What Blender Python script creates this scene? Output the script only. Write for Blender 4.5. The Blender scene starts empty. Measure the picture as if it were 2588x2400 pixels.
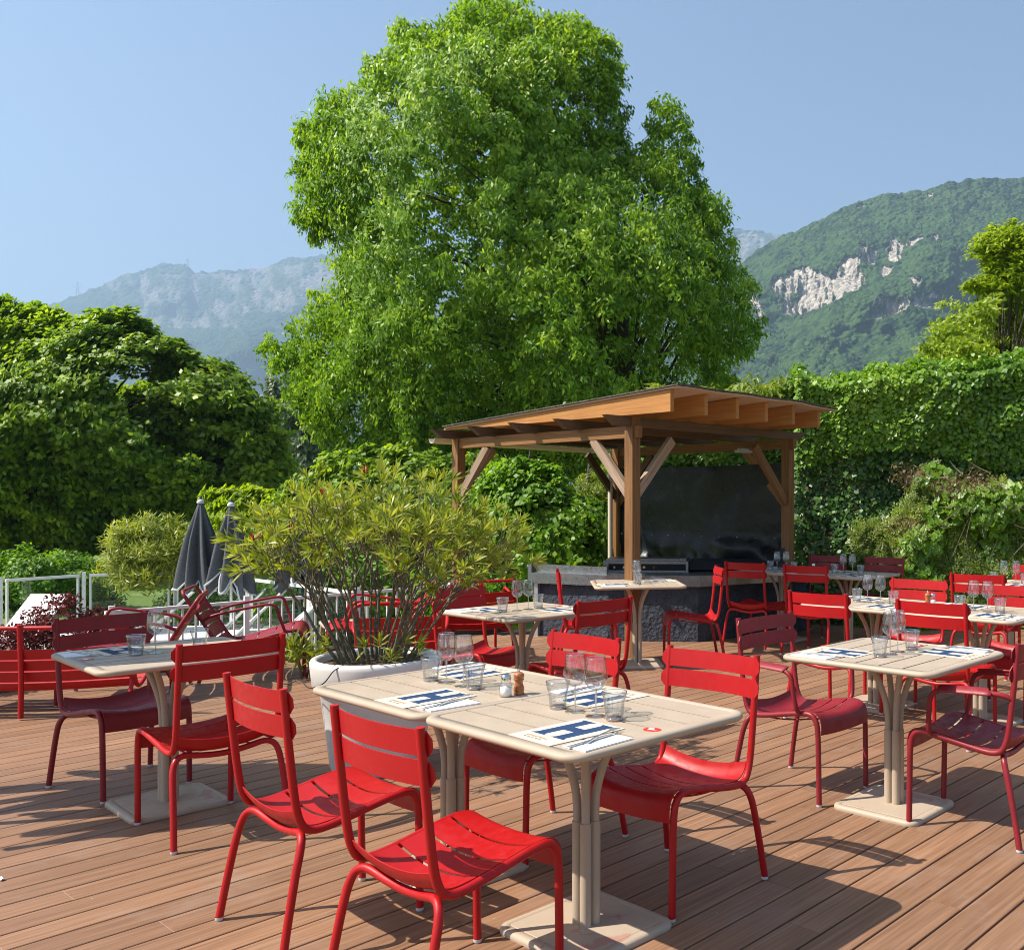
import bpy, math, random
import numpy as np
from mathutils import Vector
R_ = math.radians
sc = bpy.context.scene
# ------------------------------------------------------------------ camera, world, sun, exposure
H0, FPX, CX, CY = 1.47, 2420.0, 1800.0, 1269.0          # eye height, focal length and horizon in photo pixels
cd = bpy.data.cameras.new('camera'); cam = bpy.data.objects.new('camera', cd); sc.collection.objects.link(cam)
cam.location = (0, 0, H0); cam.rotation_euler = (R_(90), 0, 0)
cd.sensor_width = 36; cd.lens = FPX/2588*36; cd.shift_x = -(CX-1294)/2588; cd.shift_y = (CY-1200)/2588
cd.clip_start = .1; cd.clip_end = 30000
sc.camera = cam
w = bpy.data.worlds.new("World"); sc.world = w; w.use_nodes = True
nt = w.node_tree; nt.nodes.clear()
wo = nt.nodes.new('ShaderNodeOutputWorld'); bg = nt.nodes.new('ShaderNodeBackground'); sk = nt.nodes.new('ShaderNodeTexSky')
sk.sky_type = 'NISHITA'; sk.sun_disc = False; sk.sun_elevation = R_(50.4); sk.sun_rotation = R_(-105.6)
sk.altitude = 300; sk.air_density = 1.0; sk.dust_density = 2.2; sk.ozone_density = 1.6
bg.inputs[1].default_value = 0.088
nt.links.new(sk.outputs[0], bg.inputs[0]); nt.links.new(bg.outputs[0], wo.inputs[0])
sd = bpy.data.lights.new('sun', 'SUN'); sd.energy = 5.0; sd.angle = R_(.5); sd.color = (1, .93, .82)
so = bpy.data.objects.new('sun', sd); sc.collection.objects.link(so)
SUN = Vector((.586, .164, -.735)).normalized()
so.rotation_euler = SUN.to_track_quat('-Z', 'Y').to_euler(); so.location = (-20, -5, 30)
sc.view_settings.view_transform = 'Standard'; sc.view_settings.look = 'None'
sc.view_settings.exposure = 1.02; sc.view_settings.gamma = 1
sc.render.engine = 'CYCLES'
cy = sc.cycles; cy.max_bounces = 10; cy.transparent_max_bounces = 40; cy.diffuse_bounces = 3; cy.glossy_bounces = 4
cy.transmission_bounces = 6; cy.volume_bounces = 0; cy.sample_clamp_indirect = 4; cy.use_denoising = True; cy.filter_width = 1.0; cy.adaptive_threshold = .008
try: cy.volume_step_rate = 10
except Exception: pass
random.seed(7); RG = np.random.default_rng(11)

# ------------------------------------------------------------------ helpers
def at(px, py, z=0.0):
    Y = FPX*(H0-z)/(py-CY); return ((px-CX)*Y/FPX, Y)
def pt(px, py, Y): return ((px-CX)*Y/FPX, Y, H0-(py-CY)*Y/FPX)
def link(o, parent=None):
    sc.collection.objects.link(o)
    if parent is not None: o.parent = parent
    return o
def tag(o, label=None, cat=None, group=None, kind=None):
    if label: o['label'] = label
    if cat: o['category'] = cat
    if group: o['group'] = group
    if kind: o['kind'] = kind
    return o
def empty(name, loc=(0, 0, 0), rz=0):
    o = bpy.data.objects.new(name, None); link(o); o.location = loc; o.rotation_euler = (0, 0, rz)
    o.empty_display_size = .1; return o
def copy_tree(o, parent=None):
    c = o.copy(); link(c, parent)
    for ch in list(o.children): copy_tree(ch, c)
    return c
def spline(P, sub=5):
    P = [np.array(p, float) for p in P]
    if len(P) < 3: return np.array(P)
    Q = [2*P[0]-P[1]]+P+[2*P[-1]-P[-2]]; out = []
    for i in range(1, len(Q)-2):
        for k in range(sub):
            t = k/sub; a, b, c, d = Q[i-1], Q[i], Q[i+1], Q[i+2]
            out.append(.5*((2*b)+(-a+c)*t+(2*a-5*b+4*c-d)*t*t+(-a+3*b-3*c+d)*t**3))
    out.append(P[-1]); return np.array(out)
class MB:
    def __init__(s): s.v = []; s.f = []; s.m = []; s.sm = []
    def add(s, V, F, mi=0, smooth=True):
        o = len(s.v); s.v += [tuple(map(float, p)) for p in V]
        s.f += [tuple(i+o for i in f) for f in F]; s.m += [mi]*len(F); s.sm += [smooth]*len(F); return s
    def box(s, c, d, rz=0, mi=0, M=None):
        x, y, z = d[0]/2, d[1]/2, d[2]/2; ca, sa = math.cos(rz), math.sin(rz); V = []
        for k in (-z, z):
            for (i, j) in ((-x, -y), (x, -y), (x, y), (-x, y)):
                V.append((c[0]+i*ca-j*sa, c[1]+i*sa+j*ca, c[2]+k))
        s.add(V, [(3, 2, 1, 0), (4, 5, 6, 7), (0, 1, 5, 4), (1, 2, 6, 5), (2, 3, 7, 6), (3, 0, 4, 7)], mi, False); return s
    def bar(s, a, b, wd, ht, mi=0, up=(0, 0, 1)):
        a = Vector(a); b = Vector(b); d = (b-a).normalized(); up = Vector(up)
        x = d.cross(up)
        if x.length < 1e-4: x = d.cross(Vector((1, 0, 0)))
        x.normalize(); u = x.cross(d).normalized(); V = []
        for p in (a, b):
            for i, j in ((-1, -1), (1, -1), (1, 1), (-1, 1)): V.append(p+x*(i*wd/2)+u*(j*ht/2))
        s.add(V, [(3, 2, 1, 0), (4, 5, 6, 7), (0, 1, 5, 4), (1, 2, 6, 5), (2, 3, 7, 6), (3, 0, 4, 7)], mi, False); return s
    def tube(s, P, r, seg=10, sub=5, mi=0, flat=1.0, caps=True, smooth_path=True):
        Q = spline(P, sub) if smooth_path and len(P) > 2 else np.array(P, float)
        n = len(Q)
        rr = np.full(n, r, float) if np.isscalar(r) else np.interp(np.linspace(0, 1, n), np.linspace(0, 1, len(r)), r)
        T = np.gradient(Q, axis=0); T /= np.linalg.norm(T, axis=1)[:, None]+1e-12
        u = np.array((1., 0, 0)) if abs(T[0][0]) < .9 else np.array((0, 1., 0))
        V = []; th = np.linspace(0, 2*np.pi, seg, endpoint=False)
        for i in range(n):
            u = u-T[i]*np.dot(u, T[i]); u /= np.linalg.norm(u); b = np.cross(T[i], u)
            for a in th: V.append(Q[i]+rr[i]*(math.cos(a)*u*flat+math.sin(a)*b))
        F = [(i*seg+j, i*seg+(j+1) % seg, (i+1)*seg+(j+1) % seg, (i+1)*seg+j) for i in range(n-1) for j in range(seg)]
        s.add(V, F, mi, True)
        if caps:
            s.add([V[j] for j in range(seg)], [tuple(range(seg))[::-1]], mi, False)
            s.add([V[(n-1)*seg+j] for j in range(seg)], [tuple(range(seg))], mi, False)
        return s
    def lathe(s, prof, c=(0, 0, 0), seg=24, mi=0, mod=None, smooth=True, sx=1, sy=1):
        V = []
        for (r, z) in prof:
            for j in range(seg):
                a = 2*math.pi*j/seg; q = r*(mod(a, z) if mod else 1)
                V.append((c[0]+q*math.cos(a)*sx, c[1]+q*math.sin(a)*sy, c[2]+z))
        F = [(i*seg+j, i*seg+(j+1) % seg, (i+1)*seg+(j+1) % seg, (i+1)*seg+j) for i in range(len(prof)-1) for j in range(seg)]
        s.add(V, F, mi, smooth); return s
    def poly(s, P, z0, z1, mi=0):
        n = len(P); V = [(p[0], p[1], z0) for p in P]+[(p[0], p[1], z1) for p in P]
        s.add(V, [tuple(range(n, 2*n)), tuple(range(n))[::-1]]+[(i, (i+1) % n, n+(i+1) % n, n+i) for i in range(n)], mi, False); return s
    def sheet(s, G, th, mi=0):      # G (nu,nv,3) grid turned into a thin solid
        G = np.array(G, float); du = np.gradient(G, axis=0); dv = np.gradient(G, axis=1)
        N = np.cross(du, dv); N /= np.linalg.norm(N, axis=2)[..., None]+1e-12
        A = G+N*th/2; B = G-N*th/2; nu, nv = G.shape[:2]; V = list(A.reshape(-1, 3))+list(B.reshape(-1, 3)); o = nu*nv
        i_ = lambda i, j: i*nv+j; F = []
        for i in range(nu-1):
            for j in range(nv-1):
                F.append((i_(i, j), i_(i+1, j), i_(i+1, j+1), i_(i, j+1)))
                F.append((o+i_(i, j+1), o+i_(i+1, j+1), o+i_(i+1, j), o+i_(i, j)))
        s.add(V, F, mi, True)
        ring = [i_(i, 0) for i in range(nu)]+[i_(nu-1, j) for j in range(1, nv)]+[i_(i, nv-1) for i in range(nu-2, -1, -1)]+[i_(0, j) for j in range(nv-2, 0, -1)]
        m = len(ring); W = [V[k] for k in ring]+[V[o+k] for k in ring]
        s.add(W, [(k, m+k, m+(k+1) % m, (k+1) % m) for k in range(m)], mi, False); return s
    def build(s, name, mats, parent=None):
        me = bpy.data.meshes.new(name); me.from_pydata(s.v, [], s.f)
        for m in (mats if isinstance(mats, (list, tuple)) else [mats]): me.materials.append(m)
        me.polygons.foreach_set('material_index', s.m); me.polygons.foreach_set('use_smooth', s.sm); me.update()
        o = bpy.data.objects.new(name, me); link(o, parent); return o
def quads_np(name, V, n, mat, parent=None, rnd=None, smooth=False, k=4):
    """V (n*k,3): n separate k-gons, one random value each"""
    me = bpy.data.meshes.new(name); me.vertices.add(n*k); me.vertices.foreach_set('co', V.astype(np.float32).ravel())
    me.loops.add(n*k); me.loops.foreach_set('vertex_index', np.arange(n*k, dtype=np.int32))
    me.polygons.add(n); me.polygons.foreach_set('loop_start', np.arange(0, n*k, k, dtype=np.int32))
    me.polygons.foreach_set('loop_total', np.full(n, k, dtype=np.int32)); me.update(calc_edges=True)
    at_ = me.attributes.new('rnd', 'FLOAT', 'FACE'); at_.data.foreach_set('value', (rnd if rnd is not None else RG.random(n)).astype(np.float32))
    if smooth: me.polygons.foreach_set('use_smooth', np.ones(n, bool))
    me.materials.append(mat); o = bpy.data.objects.new(name, me); link(o, parent); return o
def grid_np(name, G, mat, parent=None, attrs=None, smooth=True):
    nu, nv = G.shape[:2]; me = bpy.data.meshes.new(name); me.vertices.add(nu*nv); me.vertices.foreach_set('co', G.astype(np.float32).ravel())
    I = np.arange(nu*nv).reshape(nu, nv); F = np.stack([I[:-1, :-1], I[1:, :-1], I[1:, 1:], I[:-1, 1:]], -1).reshape(-1, 4); m = len(F)
    me.loops.add(m*4); me.loops.foreach_set('vertex_index', F.astype(np.int32).ravel()); me.polygons.add(m)
    me.polygons.foreach_set('loop_start', np.arange(0, m*4, 4, dtype=np.int32)); me.polygons.foreach_set('loop_total', np.full(m, 4, dtype=np.int32))
    me.update(calc_edges=True); me.polygons.foreach_set('use_smooth', np.full(m, smooth, bool))
    for k, a in (attrs or {}).items():
        q = me.attributes.new(k, 'FLOAT', 'POINT'); q.data.foreach_set('value', a.astype(np.float32).ravel())
    me.materials.append(mat); o = bpy.data.objects.new(name, me); link(o, parent); return o
def vnoise(P, seed=0):          # cheap value noise, P (...,3)
    P = np.asarray(P, float); I = np.floor(P).astype(np.int64); f = P-I; f = f*f*(3-2*f); out = 0
    for dx in (0, 1):
        for dy in (0, 1):
            for dz in (0, 1):
                h = (I[..., 0]+dx)*374761393+(I[..., 1]+dy)*668265263+(I[..., 2]+dz)*2147483647+seed*1274126177
                h = (h ^ (h >> 13))*1274126177 & 0xffffffff; h = ((h ^ (h >> 16)) & 0xffff)/65535.
                out = out+h*np.where(dx, f[..., 0], 1-f[..., 0])*np.where(dy, f[..., 1], 1-f[..., 1])*np.where(dz, f[..., 2], 1-f[..., 2])
    return out
def fbm(P, oct=4, seed=0): return sum(vnoise(np.asarray(P)*2**i, seed+i)/2**i for i in range(oct))/sum(1/2**i for i in range(oct))

# ------------------------------------------------------------------ materials
def mat(name, col=(.5, .5, .5), rough=.5, metal=0, spec=.5, noise=None, bump=None, coords='Object', var=0):
    m = bpy.data.materials.new(name); m.use_nodes = True; n = m.node_tree.nodes; l = m.node_tree.links; b = n['Principled BSDF']
    b.inputs['Base Color'].default_value = (*col, 1); b.inputs['Roughness'].default_value = rough; b.inputs['Metallic'].default_value = metal
    b.inputs['Specular IOR Level'].default_value = spec
    tc = n.new('ShaderNodeTexCoord')
    if noise:       # (scale, col2, lo, hi, detail)
        t = n.new('ShaderNodeTexNoise'); t.inputs['Scale'].default_value = noise[0]; t.inputs['Detail'].default_value = 5
        l.new(tc.outputs[coords], t.inputs['Vector']); r = n.new('ShaderNodeValToRGB'); l.new(t.outputs[0], r.inputs[0])
        r.color_ramp.elements[0].position = noise[2]; r.color_ramp.elements[1].position = noise[3]
        r.color_ramp.elements[0].color = (*col, 1); r.color_ramp.elements[1].color = (*noise[1], 1); l.new(r.outputs[0], b.inputs['Base Color'])
        tq = n.new('ShaderNodeTexNoise'); tq.inputs['Scale'].default_value = noise[0]*3.1; tq.inputs['Detail'].default_value = 6; l.new(tc.outputs[coords], tq.inputs['Vector'])
        mr = n.new('ShaderNodeMapRange'); mr.inputs[1].default_value = .3; mr.inputs[2].default_value = .7; mr.inputs[3].default_value = max(.05, rough-.10); mr.inputs[4].default_value = min(1, rough+.16); l.new(tq.outputs[0], mr.inputs[0]); l.new(mr.outputs[0], b.inputs['Roughness'])
    if bump:        # (scale, strength, distance)
        t2 = n.new('ShaderNodeTexNoise'); t2.inputs['Scale'].default_value = bump[0]; t2.inputs['Detail'].default_value = 3
        l.new(tc.outputs[coords], t2.inputs['Vector']); bp = n.new('ShaderNodeBump'); bp.inputs['Strength'].default_value = bump[1]
        bp.inputs['Distance'].default_value = bump[2]; l.new(t2.outputs[0], bp.inputs['Height']); l.new(bp.outputs[0], b.inputs['Normal'])
    return m
def leafmat(name, c0, c1, c2, rough=.45, trans=.35, spec=.4):
    m = bpy.data.materials.new(name); m.use_nodes = True; n = m.node_tree.nodes; l = m.node_tree.links; b = n['Principled BSDF']
    a = n.new('ShaderNodeAttribute'); a.attribute_name = 'rnd'; r = n.new('ShaderNodeValToRGB'); l.new(a.outputs['Fac'], r.inputs[0])
    e = r.color_ramp.elements; e[0].color = (*c0, 1); e[1].color = (*c2, 1); e[0].position = .05; e[1].position = .97
    k = e.new(.5); k.color = (*c1, 1)
    b.inputs['Roughness'].default_value = rough; b.inputs['Specular IOR Level'].default_value = spec
    l.new(r.outputs[0], b.inputs['Base Color']); t = n.new('ShaderNodeBsdfTranslucent'); mx = n.new('ShaderNodeMixShader')
    hs = n.new('ShaderNodeMixRGB'); hs.blend_type = 'MULTIPLY'; hs.inputs[0].default_value = 1; hs.inputs[2].default_value = (1.5, 1.5, .5, 1)
    l.new(r.outputs[0], hs.inputs[1]); l.new(hs.outputs[0], t.inputs[0])
    mx.inputs[0].default_value = trans; l.new(b.outputs[0], mx.inputs[1]); l.new(t.outputs[0], mx.inputs[2])
    l.new(mx.outputs[0], n['Material Output'].inputs[0]); return m
def glassmat(name, tint=(.97, .98, .98), ior=1.5, edge=(.55, .6, .62), boost=1.0, rough=.02, real=0):
    m = bpy.data.materials.new(name); m.use_nodes = True; n = m.node_tree.nodes; l = m.node_tree.links; n.remove(n['Principled BSDF'])
    tr = n.new('ShaderNodeBsdfTransparent'); gl = n.new('ShaderNodeBsdfGlossy'); gl.inputs['Roughness'].default_value = rough
    lw = n.new('ShaderNodeLayerWeight'); lw.inputs[0].default_value = .35; mc = n.new('ShaderNodeMixRGB'); mc.inputs[1].default_value = (*tint, 1); mc.inputs[2].default_value = (*edge, 1)
    l.new(lw.outputs['Facing'], mc.inputs[0]); l.new(mc.outputs[0], tr.inputs[0])
    pw = n.new('ShaderNodeMath'); pw.operation = 'POWER'; pw.inputs[1].default_value = 3.2; l.new(lw.outputs['Facing'], pw.inputs[0])
    mu = n.new('ShaderNodeMath'); mu.operation = 'MULTIPLY_ADD'; mu.inputs[1].default_value = .55*boost; mu.inputs[2].default_value = .035*boost; mu.use_clamp = True
    l.new(pw.outputs[0], mu.inputs[0]); mx = n.new('ShaderNodeMixShader'); l.new(mu.outputs[0], mx.inputs[0]); l.new(tr.outputs[0], mx.inputs[1]); l.new(gl.outputs[0], mx.inputs[2])
    if real:
        g = n.new('ShaderNodeBsdfGlass'); g.inputs['IOR'].default_value = 1.45; g.inputs['Roughness'].default_value = 0; m3 = n.new('ShaderNodeMixShader'); m3.inputs[0].default_value = real
        l.new(mx.outputs[0], m3.inputs[1]); l.new(g.outputs[0], m3.inputs[2]); l.new(m3.outputs[0], n['Material Output'].inputs[0]); return m
    l.new(mx.outputs[0], n['Material Output'].inputs[0]); return m
def woodmat(name, c1, c2, scale=1.0, rough=.55, uv=True, jitter=.25, bump=.15, speck=False):
    """streaky grain along U; per-face random value 'rnd' shifts the tone"""
    m = bpy.data.materials.new(name); m.use_nodes = True; n = m.node_tree.nodes; l = m.node_tree.links; b = n['Principled BSDF']
    tc = n.new('ShaderNodeTexCoord'); mp = n.new('ShaderNodeMapping'); mp.inputs['Scale'].default_value = (1.2*scale, 40*scale, 40*scale)
    l.new(tc.outputs['UV' if uv else 'Object'], mp.inputs[0]); t = n.new('ShaderNodeTexNoise'); t.inputs['Scale'].default_value = 1.6; t.inputs['Detail'].default_value = 7; t.inputs['Roughness'].default_value = .62
    l.new(mp.outputs[0], t.inputs[0]); r = n.new('ShaderNodeValToRGB'); r.color_ramp.elements[0].position = .3; r.color_ramp.elements[1].position = .72
    r.color_ramp.elements[0].color = (*c1, 1); r.color_ramp.elements[1].color = (*c2, 1); l.new(t.outputs[0], r.inputs[0])
    t3 = n.new('ShaderNodeTexNoise'); t3.inputs['Scale'].default_value = 1.1; t3.inputs['Detail'].default_value = 4; l.new(tc.outputs['Object'], t3.inputs[0])
    a = n.new('ShaderNodeAttribute'); a.attribute_name = 'rnd'; h = n.new('ShaderNodeHueSaturation')
    ad = n.new('ShaderNodeMath'); ad.operation = 'MULTIPLY_ADD'; l.new(a.outputs['Fac'], ad.inputs[0]); ad.inputs[1].default_value = jitter; ad.inputs[2].default_value = 1-jitter/2
    m2 = n.new('ShaderNodeMapRange'); m2.inputs[3].default_value = .78; m2.inputs[4].default_value = 1.2; l.new(t3.outputs[0], m2.inputs[0])
    mu = n.new('ShaderNodeMath'); mu.operation = 'MULTIPLY'; l.new(ad.outputs[0], mu.inputs[0]); l.new(m2.outputs[0], mu.inputs[1])
    l.new(mu.outputs[0], h.inputs['Value']); l.new(r.outputs[0], h.inputs['Color']); l.new(h.outputs[0], b.inputs['Base Color'])
    b.inputs['Roughness'].default_value = rough; b.inputs['Specular IOR Level'].default_value = .35
    if speck:
        t4 = n.new('ShaderNodeTexNoise'); t4.inputs['Scale'].default_value = 38; t4.inputs['Detail'].default_value = 2; l.new(tc.outputs['Object'], t4.inputs[0]); r4 = n.new('ShaderNodeValToRGB')
        r4.color_ramp.elements[0].position = .755; r4.color_ramp.elements[1].position = .775; l.new(t4.outputs[0], r4.inputs[0]); m4 = n.new('ShaderNodeMixRGB'); m4.inputs[2].default_value = (.42, .34, .26, 1)
        t5 = n.new('ShaderNodeTexNoise'); t5.inputs['Scale'].default_value = 2.3; t5.inputs['Detail'].default_value = 6; t5.inputs['Roughness'].default_value = .7; l.new(tc.outputs['Object'], t5.inputs[0]); r5 = n.new('ShaderNodeValToRGB')
        r5.color_ramp.elements[0].position = .52; r5.color_ramp.elements[1].position = .74; r5.color_ramp.elements[1].color = (.45, .45, .45, 1); l.new(t5.outputs[0], r5.inputs[0]); m5 = n.new('ShaderNodeMixRGB'); m5.inputs[2].default_value = (.30, .22, .17, 1)
        l.new(r5.outputs[0], m5.inputs[0]); l.new(h.outputs[0], m5.inputs[1]); l.new(r4.outputs[0], m4.inputs[0]); l.new(m5.outputs[0], m4.inputs[1]); l.new(m4.outputs[0], b.inputs['Base Color'])
    bp = n.new('ShaderNodeBump'); bp.inputs['Strength'].default_value = bump; bp.inputs['Distance'].default_value = .002; l.new(t.outputs[0], bp.inputs['Height']); l.new(bp.outputs[0], b.inputs['Normal'])
    return m
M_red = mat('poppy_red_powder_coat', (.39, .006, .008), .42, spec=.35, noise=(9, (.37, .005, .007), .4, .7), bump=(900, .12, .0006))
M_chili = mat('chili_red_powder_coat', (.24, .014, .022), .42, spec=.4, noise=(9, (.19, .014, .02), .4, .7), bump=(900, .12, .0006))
M_beige = mat('nutmeg_beige_powder_coat', (.43, .345, .26), .5, spec=.35, noise=(5, (.40, .32, .24), .35, .7), bump=(700, .12, .0006))
M_clear = mat('clear_plastic_foot', (.55, .56, .56), .2, spec=.6)
M_deck = woodmat('deck_composite', (.165, .082, .043), (.325, .180, .103), jitter=.26, rough=.6, speck=True)
M_joint = mat('deck_joint_filler', (.42, .32, .24), .7)
M_dark = mat('deck_underside', (.012, .009, .007), .9)
M_grass = mat('lawn', (.10, .16, .02), .9, noise=(.35, (.20, .22, .035), .35, .7), bump=(8, .5, .05), coords='Object')
M_pave = mat('pool_paving', (.36, .33, .28), .8, noise=(1.5, (.28, .26, .22), .4, .7))
M_white = mat('white_paint', (.78, .78, .76), .4, noise=(12, (.70, .70, .67), .4, .75))
M_sling = mat('white_sling', (.82, .82, .80), .7, bump=(500, .2, .001))
M_pot = mat('white_polyethylene', (.74, .72, .70), .38, noise=(6, (.66, .64, .61), .45, .75), spec=.45)
M_soil = mat('bark_mulch', (.055, .035, .02), .95, noise=(45, (.22, .13, .06), .45, .6), bump=(60, .9, .02))
M_grey = mat('anthracite_canvas', (.062, .067, .076), .85, noise=(25, (.08, .086, .095), .4, .7), bump=(400, .3, .001))
M_trim = mat('pale_grey_trim', (.50, .52, .52), .8)
M_alu = mat('grey_aluminium', (.42, .44, .45), .4, metal=.6)
M_steel = mat('brushed_stainless', (.30, .31, .32), .34, metal=1, noise=(14, (.24, .25, .26), .3, .7), bump=(30, .08, .002))
M_cutl = mat('cutlery_steel', (.72, .73, .75), .32, metal=1)
M_stucco = mat('slate_stucco', (.026, .032, .045), .85, noise=(9, (.045, .053, .07), .35, .7), bump=(26, 1.0, .03))
M_black = mat('black_tarpaulin', (.005, .007, .008), .30, spec=.22, noise=(2.2, (.009, .013, .014), .4, .7), bump=(2.4, .5, .05))
M_cloth = mat('black_cover', (.012, .013, .015), .55, bump=(9, .5, .02))
M_cream = mat('pvc_cream', (.62, .54, .44), .5)
M_felt = mat('roof_felt', (.055, .05, .042), .95, noise=(60, (.16, .15, .12), .45, .62), bump=(90, 1.0, .01))
M_bark = mat('bark', (.045, .035, .025), .95, noise=(8, (.10, .08, .06), .35, .7), bump=(14, 1, .05))
M_twig = mat('oleander_stem', (.10, .085, .05), .85, noise=(60, (.20, .18, .12), .4, .7), bump=(120, .6, .003))
M_paper = mat('kraft_card', (.62, .55, .43), .8, noise=(60, (.59, .52, .40), .4, .7))
M_navy = mat('navy_ink', (.018, .045, .115), .75, noise=(900, (.04, .08, .17), .5, .7), spec=.2)
M_gold = mat('brown_ink', (.36, .18, .05), .8)
M_ink = mat('black_ink', (.03, .03, .04), .8)
M_napkin = mat('paper_napkin', (.80, .80, .80), .9, bump=(200, .3, .001))
M_sticker = mat('red_sticker', (.72, .035, .02), .4); M_stick2 = mat('white_print', (.85, .80, .76), .5)
M_salt = mat('salt', (.83, .83, .83), .9, bump=(600, .5, .001))
M_chrome = mat('chrome', (.7, .7, .7), .08, metal=1)
M_mill = mat('pepper_mill_wood', (.28, .085, .022), .3, noise=(40, (.40, .15, .045), .4, .6))
M_glass = glassmat('drinking_glass', (.99, .995, .995), edge=(.80, .84, .86), boost=2.6); M_pane = glassmat('fence_glass', (.82, .90, .86), edge=(.45, .6, .55), boost=1.0)
M_lamp = mat('grey_fixture', (.45, .45, .44), .5)
M_hose = mat('black_rubber', (.015, .015, .015), .5)
M_woodP = woodmat('treated_post_wood', (.12, .055, .018), (.29, .145, .05), uv=True, jitter=.25, rough=.6)
M_woodR = woodmat('fresh_rafter_wood', (.33, .135, .034), (.52, .25, .075), uv=True, jitter=.2, rough=.6)
M_woodD = woodmat('weathered_beam_wood', (.07, .042, .022), (.14, .09, .05), uv=True, jitter=.25, rough=.7)
M_woodL = woodmat('bleached_brace_wood', (.20, .12, .07), (.44, .34, .25), uv=True, jitter=.25, rough=.7)
M_ply = mat('roof_plywood', (.55, .42, .30), .7, noise=(3, (.46, .34, .23), .4, .7))
L_oak = leafmat('leaf_big_tree', (.07, .15, .010), (.18, .32, .02), (.42, .54, .06), trans=.42, rough=.45, spec=.3)
L_maple = leafmat('leaf_maple', (.06, .13, .013), (.17, .28, .022), (.42, .52, .06), trans=.45)
L_grey = leafmat('leaf_far', (.07, .11, .05), (.11, .16, .08), (.16, .21, .11), trans=.3)
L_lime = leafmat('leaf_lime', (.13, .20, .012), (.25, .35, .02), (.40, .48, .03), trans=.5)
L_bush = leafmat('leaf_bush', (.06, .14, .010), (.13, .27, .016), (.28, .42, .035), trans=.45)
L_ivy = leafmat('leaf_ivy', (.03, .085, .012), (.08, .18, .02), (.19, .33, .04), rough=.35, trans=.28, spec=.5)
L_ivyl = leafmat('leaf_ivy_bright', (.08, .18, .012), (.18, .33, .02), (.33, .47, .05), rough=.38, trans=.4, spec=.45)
L_con = leafmat('leaf_conifer', (.07, .12, .012), (.20, .27, .022), (.38, .42, .05), trans=.4)
L_dry = leafmat('leaf_dry', (.12, .07, .04), (.22, .14, .08), (.30, .20, .12), trans=.2)
L_olea = leafmat('leaf_oleander', (.12, .17, .02), (.26, .31, .035), (.48, .48, .09), rough=.42, trans=.38, spec=.45)
L_red = leafmat('leaf_purple', (.045, .012, .016), (.11, .022, .03), (.26, .04, .05), trans=.25)
L_bud = mat('oleander_bud', (.35, .02, .02), .6)
def set_uv_box(o, axis_world=None, rnd=None):
    """UV by longest edge direction: U along the piece (metres), V across; adds per-face 'rnd'"""
    me = o.data; uv = me.uv_layers.new(name='UVMap'); val = []
    off = random.random()*50
    co = np.array([v.co for v in me.vertices]); ax = Vector(axis_world).normalized() if axis_world else None
    d = []
    for p in me.polygons:
        n = p.normal; a = ax if ax else Vector((1, 0, 0)); b = n.cross(a)
        if b.length < .3: a2 = Vector((0, 0, 1)) if abs(n.z) < .9 else Vector((0, 1, 0)); a, b = n.cross(a2), a2
        b = b.normalized()
        for li in p.loop_indices:
            c = me.vertices[me.loops[li].vertex_index].co; d += [c.dot(a)+off, c.dot(b)+off*1.7]
    uv.data.foreach_set('uv', d)
    q = me.attributes.new('rnd', 'FLOAT', 'FACE'); q.data.foreach_set('value', [rnd if rnd is not None else random.random()]*len(me.polygons))
    return o
# ------------------------------------------------------------------ setting: ground, lawn, deck, mountains
TH = .689; DD = np.array([math.sin(TH), math.cos(TH)]); DN = np.array([math.cos(TH), -math.sin(TH)])   # board direction, across
def sstep(a, b, x): t = np.clip((x-a)/(b-a), 0, 1); return t*t*(3-2*t)
def ground_z(X, Y):
    c = X*DN[0]+Y*DN[1]; s = -(c+9.05)
    z = -.12-.88*sstep(.3, 2.0, s)*sstep(4, 8, Y+0*X)
    return z+sstep(40, 160, Y)*(-1.5)
def build_ground():
    xs = np.concatenate([[-8000, -3000, -900, -300, -120], np.arange(-60, 60, 1.0), [120, 300, 900, 3000, 8000]])
    ys = np.concatenate([[-200, -30, -8], np.arange(-2, 60, .8), [80, 120, 200, 400, 900, 2000, 5000, 7000]])
    X, Y = np.meshgrid(xs, ys, indexing='ij'); Z = ground_z(X, Y)
    tag(grid_np('ground', np.stack([X, Y, Z], -1), M_grass), kind='structure')
build_ground()
pv = MB().poly([(-14, 12.2), (-4.9, 11.3), (-4.6, 15.0), (-6.5, 19.5), (-14, 20)], -1.2, -.985); tag(pv.build('pool_terrace', M_pave), kind='structure')

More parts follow.
